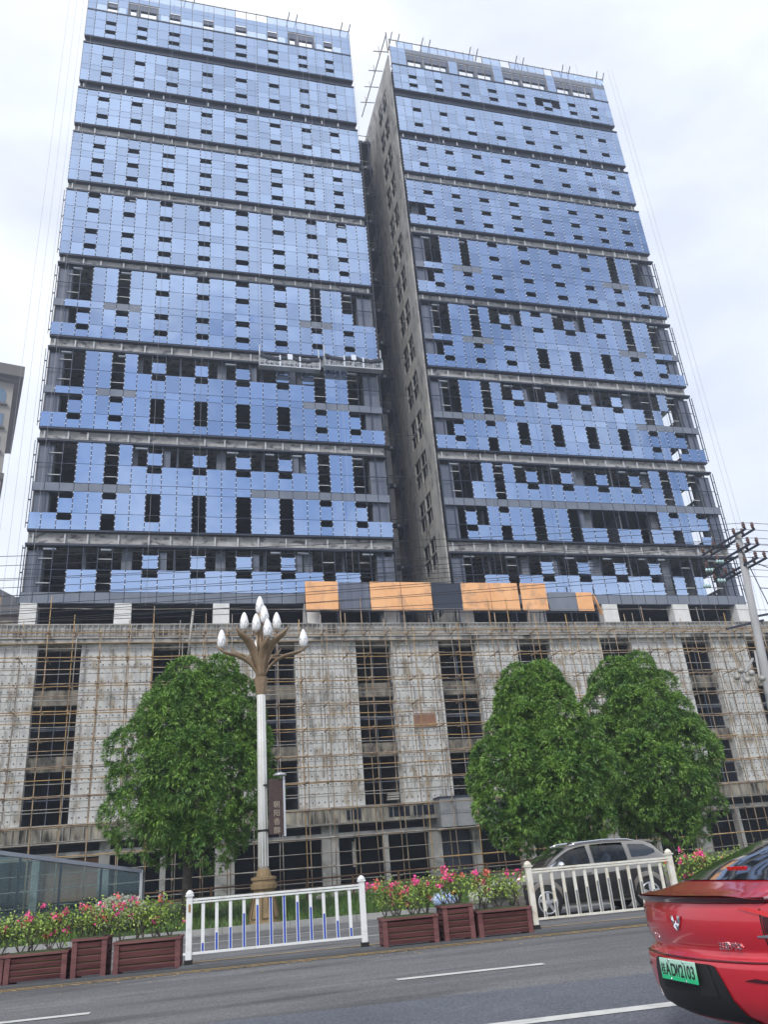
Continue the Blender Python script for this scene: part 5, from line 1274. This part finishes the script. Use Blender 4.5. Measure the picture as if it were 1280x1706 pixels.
for side_s in (-1, 1):
    side_patch('side_window', 'tinted_glass', I([1.05, 1.3, 2.1], [1.10, 1.09, 1.09]), I([1.05, 1.3, 1.55, 2.1], [1.12, 1.28, 1.42, 1.475]), 1.08, 2.08, .010, sides=(side_s,))
    side_patch('side_window', 'tinted_glass', I([2.2, 3.1], [1.10, 1.14]), I([2.2, 2.9, 3.1], [1.485, 1.475, 1.44]), 2.18, 3.06, .010, sides=(side_s,))
    side_patch('side_window', 'car_glass', I([3.2, 3.6, 3.85], [1.17, 1.18, 1.24]), I([3.2, 3.6, 3.85], [1.47, 1.44, 1.30]), 3.18, 3.84, .010, sides=(side_s,))
    side_patch('door_gap', 'car_black', I([0, 5], [.40, .40]), I([0, 5], [1.06, 1.06]), 2.12, 2.132, .016, 1, sides=(side_s,))
    side_patch('door_gap', 'car_black', I([0, 5], [.40, .40]), I([0, 5], [1.06, 1.06]), 1.02, 1.032, .016, 1, sides=(side_s,))
    side_patch('wheel_arch', 'car_black', I([.5, .86, 1.22], [.28, .28, .28]), lambda s: .35 + math.sqrt(max(0, .385 ** 2 - (s - .86) ** 2)), .48, 1.24, .018, 20, sides=(side_s,))
    side_patch('wheel_arch', 'car_black', I([3, 4], [.28, .28]), lambda s: .35 + math.sqrt(max(0, .385 ** 2 - (s - 3.48) ** 2)), 3.10, 3.86, .018, 20, sides=(side_s,))
    side_patch('arch_flare', 'suv_grey', lambda s: .35 + math.sqrt(max(0, .385 ** 2 - (s - .86) ** 2)), lambda s: .37 + math.sqrt(max(0, .47 ** 2 - (s - .86) ** 2)), .48, 1.24, .022, 20, sides=(side_s,))
    side_patch('arch_flare', 'suv_grey', lambda s: .35 + math.sqrt(max(0, .385 ** 2 - (s - 3.48) ** 2)), lambda s: .37 + math.sqrt(max(0, .47 ** 2 - (s - 3.48) ** 2)), 3.10, 3.86, .022, 20, sides=(side_s,))
    side_patch('tail_light', 'lamp_red', I([3.9, 4.2], [.96, .94]), I([3.9, 4.2], [1.06, 1.12]), 3.98, 4.20, .020, 4, sides=(side_s,))
    b = MB(); sg = side_s; b.tube([(1.70, sg * .64, 1.535), (1.9, sg * .64, 1.588), (2.6, sg * .64, 1.612), (3.2, sg * .64, 1.585), (3.4, sg * .64, 1.545)], .018, 8); b.build('roof_rail', 'chrome', SV, local=True)
    b = MB(); b.lathe([(.01, -.12), (.07, -.06), (.085, .02), (.06, .09), (.01, .10)], (1.28, sg * 1.0, 1.13), 10, axis='y'); mr = b.build('mirror', 'chrome', SV, local=True)
    for q_ in (1.75, 2.75):
        b = MB(); b.bar((q_ + .1, sg * .935, .90), (q_ + .3, sg * .935, .91), .03, .03); b.build('door_handle', 'chrome', SV, local=True)
    for x_ in (.86, 3.48): wheel(SV, x_, sg * .82, .355, .355, .22, sg)
g = []
for i in range(7):
    s = .98 + i * .10; w, bt, tp_, rf, lo = sec(s); g.append([(s - .012, (k / 8 * 2 - 1) * rf * w * .88, tp_ + .006 - .02 * abs(k / 8 * 2 - 1) ** 2) for k in range(9)])
b = MB(); b.grid(g, flip=True); b.build('windscreen', 'car_glass', SV, local=True)
g = []
for i in range(5):
    s = 3.70 + i * .10; w, bt, tp_, rf, lo = sec(s); g.append([(s + .01, (k / 8 * 2 - 1) * rf * w * .85, tp_ + .006 - .02 * abs(k / 8 * 2 - 1) ** 2) for k in range(9)])
b = MB(); b.grid(g, flip=True); b.build('rear_window', 'car_glass', SV, local=True)
b = MB(); b.add([(3.62, -.62, 1.555), (3.62, .62, 1.555), (3.98, .60, 1.50), (3.98, -.60, 1.50), (3.62, -.62, 1.52), (3.62, .62, 1.52), (3.95, .60, 1.47), (3.95, -.60, 1.47)], [(0, 3, 2, 1), (4, 5, 6, 7), (0, 1, 5, 4), (1, 2, 6, 5), (2, 3, 7, 6), (3, 0, 4, 7)]); b.build('roof_spoiler', 'suv_grey', SV, local=True)
for sg in (-1, 1):
    b = MB(); b.lathe([(.12, -.03), (.10, .04), (.02, .06)], (.06, sg * .62, .80), 12, axis='x'); b.build('headlight', 'chrome', SV, local=True)
b = MB(); b.box(-.02, .03, -.45, .45, .55, .78); b.build('grille', 'car_black', SV, local=True)
b = MB(); b.box(-.03, .10, -.72, .72, .33, .52); b.build('bumper', 'suv_dark', SV, local=True)

b = MB(); b.box(1.0, 3.9, -.78, .78, .45, .62); b.build('cabin_floor', 'car_black', SV, local=True)
for x_, y_ in ((1.95, -.38), (1.95, .38), (2.85, -.38), (2.85, .38)):
    b = MB(); b.box(x_ - .45, x_, y_ - .24, y_ + .24, .62, .78); b.bar((x_ + .02, y_, .70), (x_ + .18, y_, 1.20), .46, .12); b.lathe([(.06, 1.2), (.12, 1.23), (.12, 1.36), (.08, 1.38)], (x_ + .2, y_, 0), 10); b.build('seat', 'car_black', SV, local=True, bevel=.02)
b = MB(); b.box(.95, 1.2, -.75, .75, .85, 1.04); b.build('dashboard', 'car_black', SV, local=True)
def person(wx, wy_, wz_, rz, label, shirt, reach):
    """seated figure: one skinned body from pelvis to hands, separate head features and hair; faces -x locally"""
    T = thing('person', label, 'person', (wx, wy_, wz_), rz)
    V = [(0, 0, 0), (.03, 0, .22), (.04, 0, .42), (.03, 0, .50), (.015, 0, .56)]; E_ = [(0, 1), (1, 2), (2, 3), (3, 4)]; Rr = [.16, .15, .13, .06, .055]
    for sg in (-1, 1):
        k = len(V); V += [(.03, sg * .19, .40), (-.10, sg * .25, .20), (-.10 - reach, sg * .17, .30), (-.19 - reach, sg * .15, .33)]; E_ += [(2, k), (k, k + 1), (k + 1, k + 2), (k + 2, k + 3)]; Rr += [.075, .052, .035, .038]
        k = len(V); V += [(-.12, sg * .11, .0), (-.48, sg * .13, .05), (-.55, sg * .12, -.30)]; E_ += [(0, k), (k, k + 1), (k + 1, k + 2)]; Rr += [.10, .075, .05]
    me = bpy.data.meshes.new('body'); me.from_pydata(V, E_, []); o = bpy.data.objects.new('body', me); COL.objects.link(o); o.parent = T
    sk = o.modifiers.new('skin', 'SKIN')
    for i, v in enumerate(me.skin_vertices[0].data): v.radius = (Rr[i], Rr[i]); v.use_root = (i == 0)
    q = o.modifiers.new('sub', 'SUBSURF'); q.levels = q.render_levels = 2; me.materials.append(MATS[shirt])
    b = MB(); hc = (-.005, 0, .68)
    rows = []
    for i in range(13):
        ph = math.pi * i / 12; row = []
        for j in range(20):
            a = 2 * math.pi * j / 20; r = math.sin(ph); x = -math.cos(a) * r * .098; y = math.sin(a) * r * .076; z = math.cos(ph) * .125
            if abs(a) < .4 or a > 5.9:
                if -.03 < z < .03: x -= .018 * (1 - abs(z) / .03)
            if z < -.04: y *= .86
            row.append((hc[0] + x, hc[1] + y, hc[2] + z))
        rows.append(row + [row[0]])
    b.grid(rows); b.build('head', 'skin', T, local=True)
    b = MB(); rows = []
    for i in range(8):
        ph = math.pi * .58 * i / 7; rows.append([(hc[0] + .012 - math.cos(2 * math.pi * j / 20) * math.sin(ph) * .104 , hc[1] + math.sin(2 * math.pi * j / 20) * math.sin(ph) * .083, hc[2] + .012 + math.cos(ph) * .126) for j in range(21)])
    b.grid([[p if p[0] > -.075 or p[2] > hc[2] + .07 else (p[0] + .03, p[1], max(p[2], hc[2] + .06)) for p in r_] for r_ in rows]); b.build('hair', 'hair', T, local=True)
    for sg in (-1, 1):
        b = MB(); b.lathe([(.004, -.008), (.011, 0), (.004, .008)], (hc[0] - .088, sg * .030, hc[2] + .005), 8, axis='x'); b.build('eye', 'hair', T, local=True)
        b = MB(); b.lathe([(.01, -.012), (.024, 0), (.01, .012)], (hc[0] + .005, sg * .078, hc[2]), 8, axis='y'); b.build('ear', 'skin', T, local=True)
    b = MB(); b.box(hc[0] - .092, hc[0] - .084, -.024, .024, hc[2] - .062, hc[2] - .052); b.build('mouth', 'bark', T, local=True)
    return T
pv_ = wmat(SV) @ Vector((1.83, -.38, .80)); person(pv_.x, pv_.y, pv_.z, R(-4), 'driver with short dark hair behind the front side window of the off-road car', 'shirt', .22)
pv_ = wmat(SV) @ Vector((2.70, -.38, .80)); person(pv_.x, pv_.y, pv_.z, R(-4), 'passenger with dark hair behind the rear side window of the off-road car', 'board_blue', .10)


# ------------------------------------------------------------------ haze
hz = bpy.data.materials.new('haze'); hz.use_nodes = True; t = hz.node_tree; t.nodes.clear()
o_ = t.nodes.new('ShaderNodeOutputMaterial'); pv = t.nodes.new('ShaderNodeVolumePrincipled'); pv.inputs['Color'].default_value = (0.80, 0.87, 1.0, 1)
pv.inputs['Density'].default_value = 0.00085; pv.inputs['Anisotropy'].default_value = 0.3
t.links.new(pv.outputs[0], o_.inputs['Volume']); MATS['haze'] = hz
b = MB(); b.box(-305, 305, -305, 305, -1.1, 95); tag(b.build('haze', 'haze'), kind='stuff')
S.cycles.volume_bounces = 1
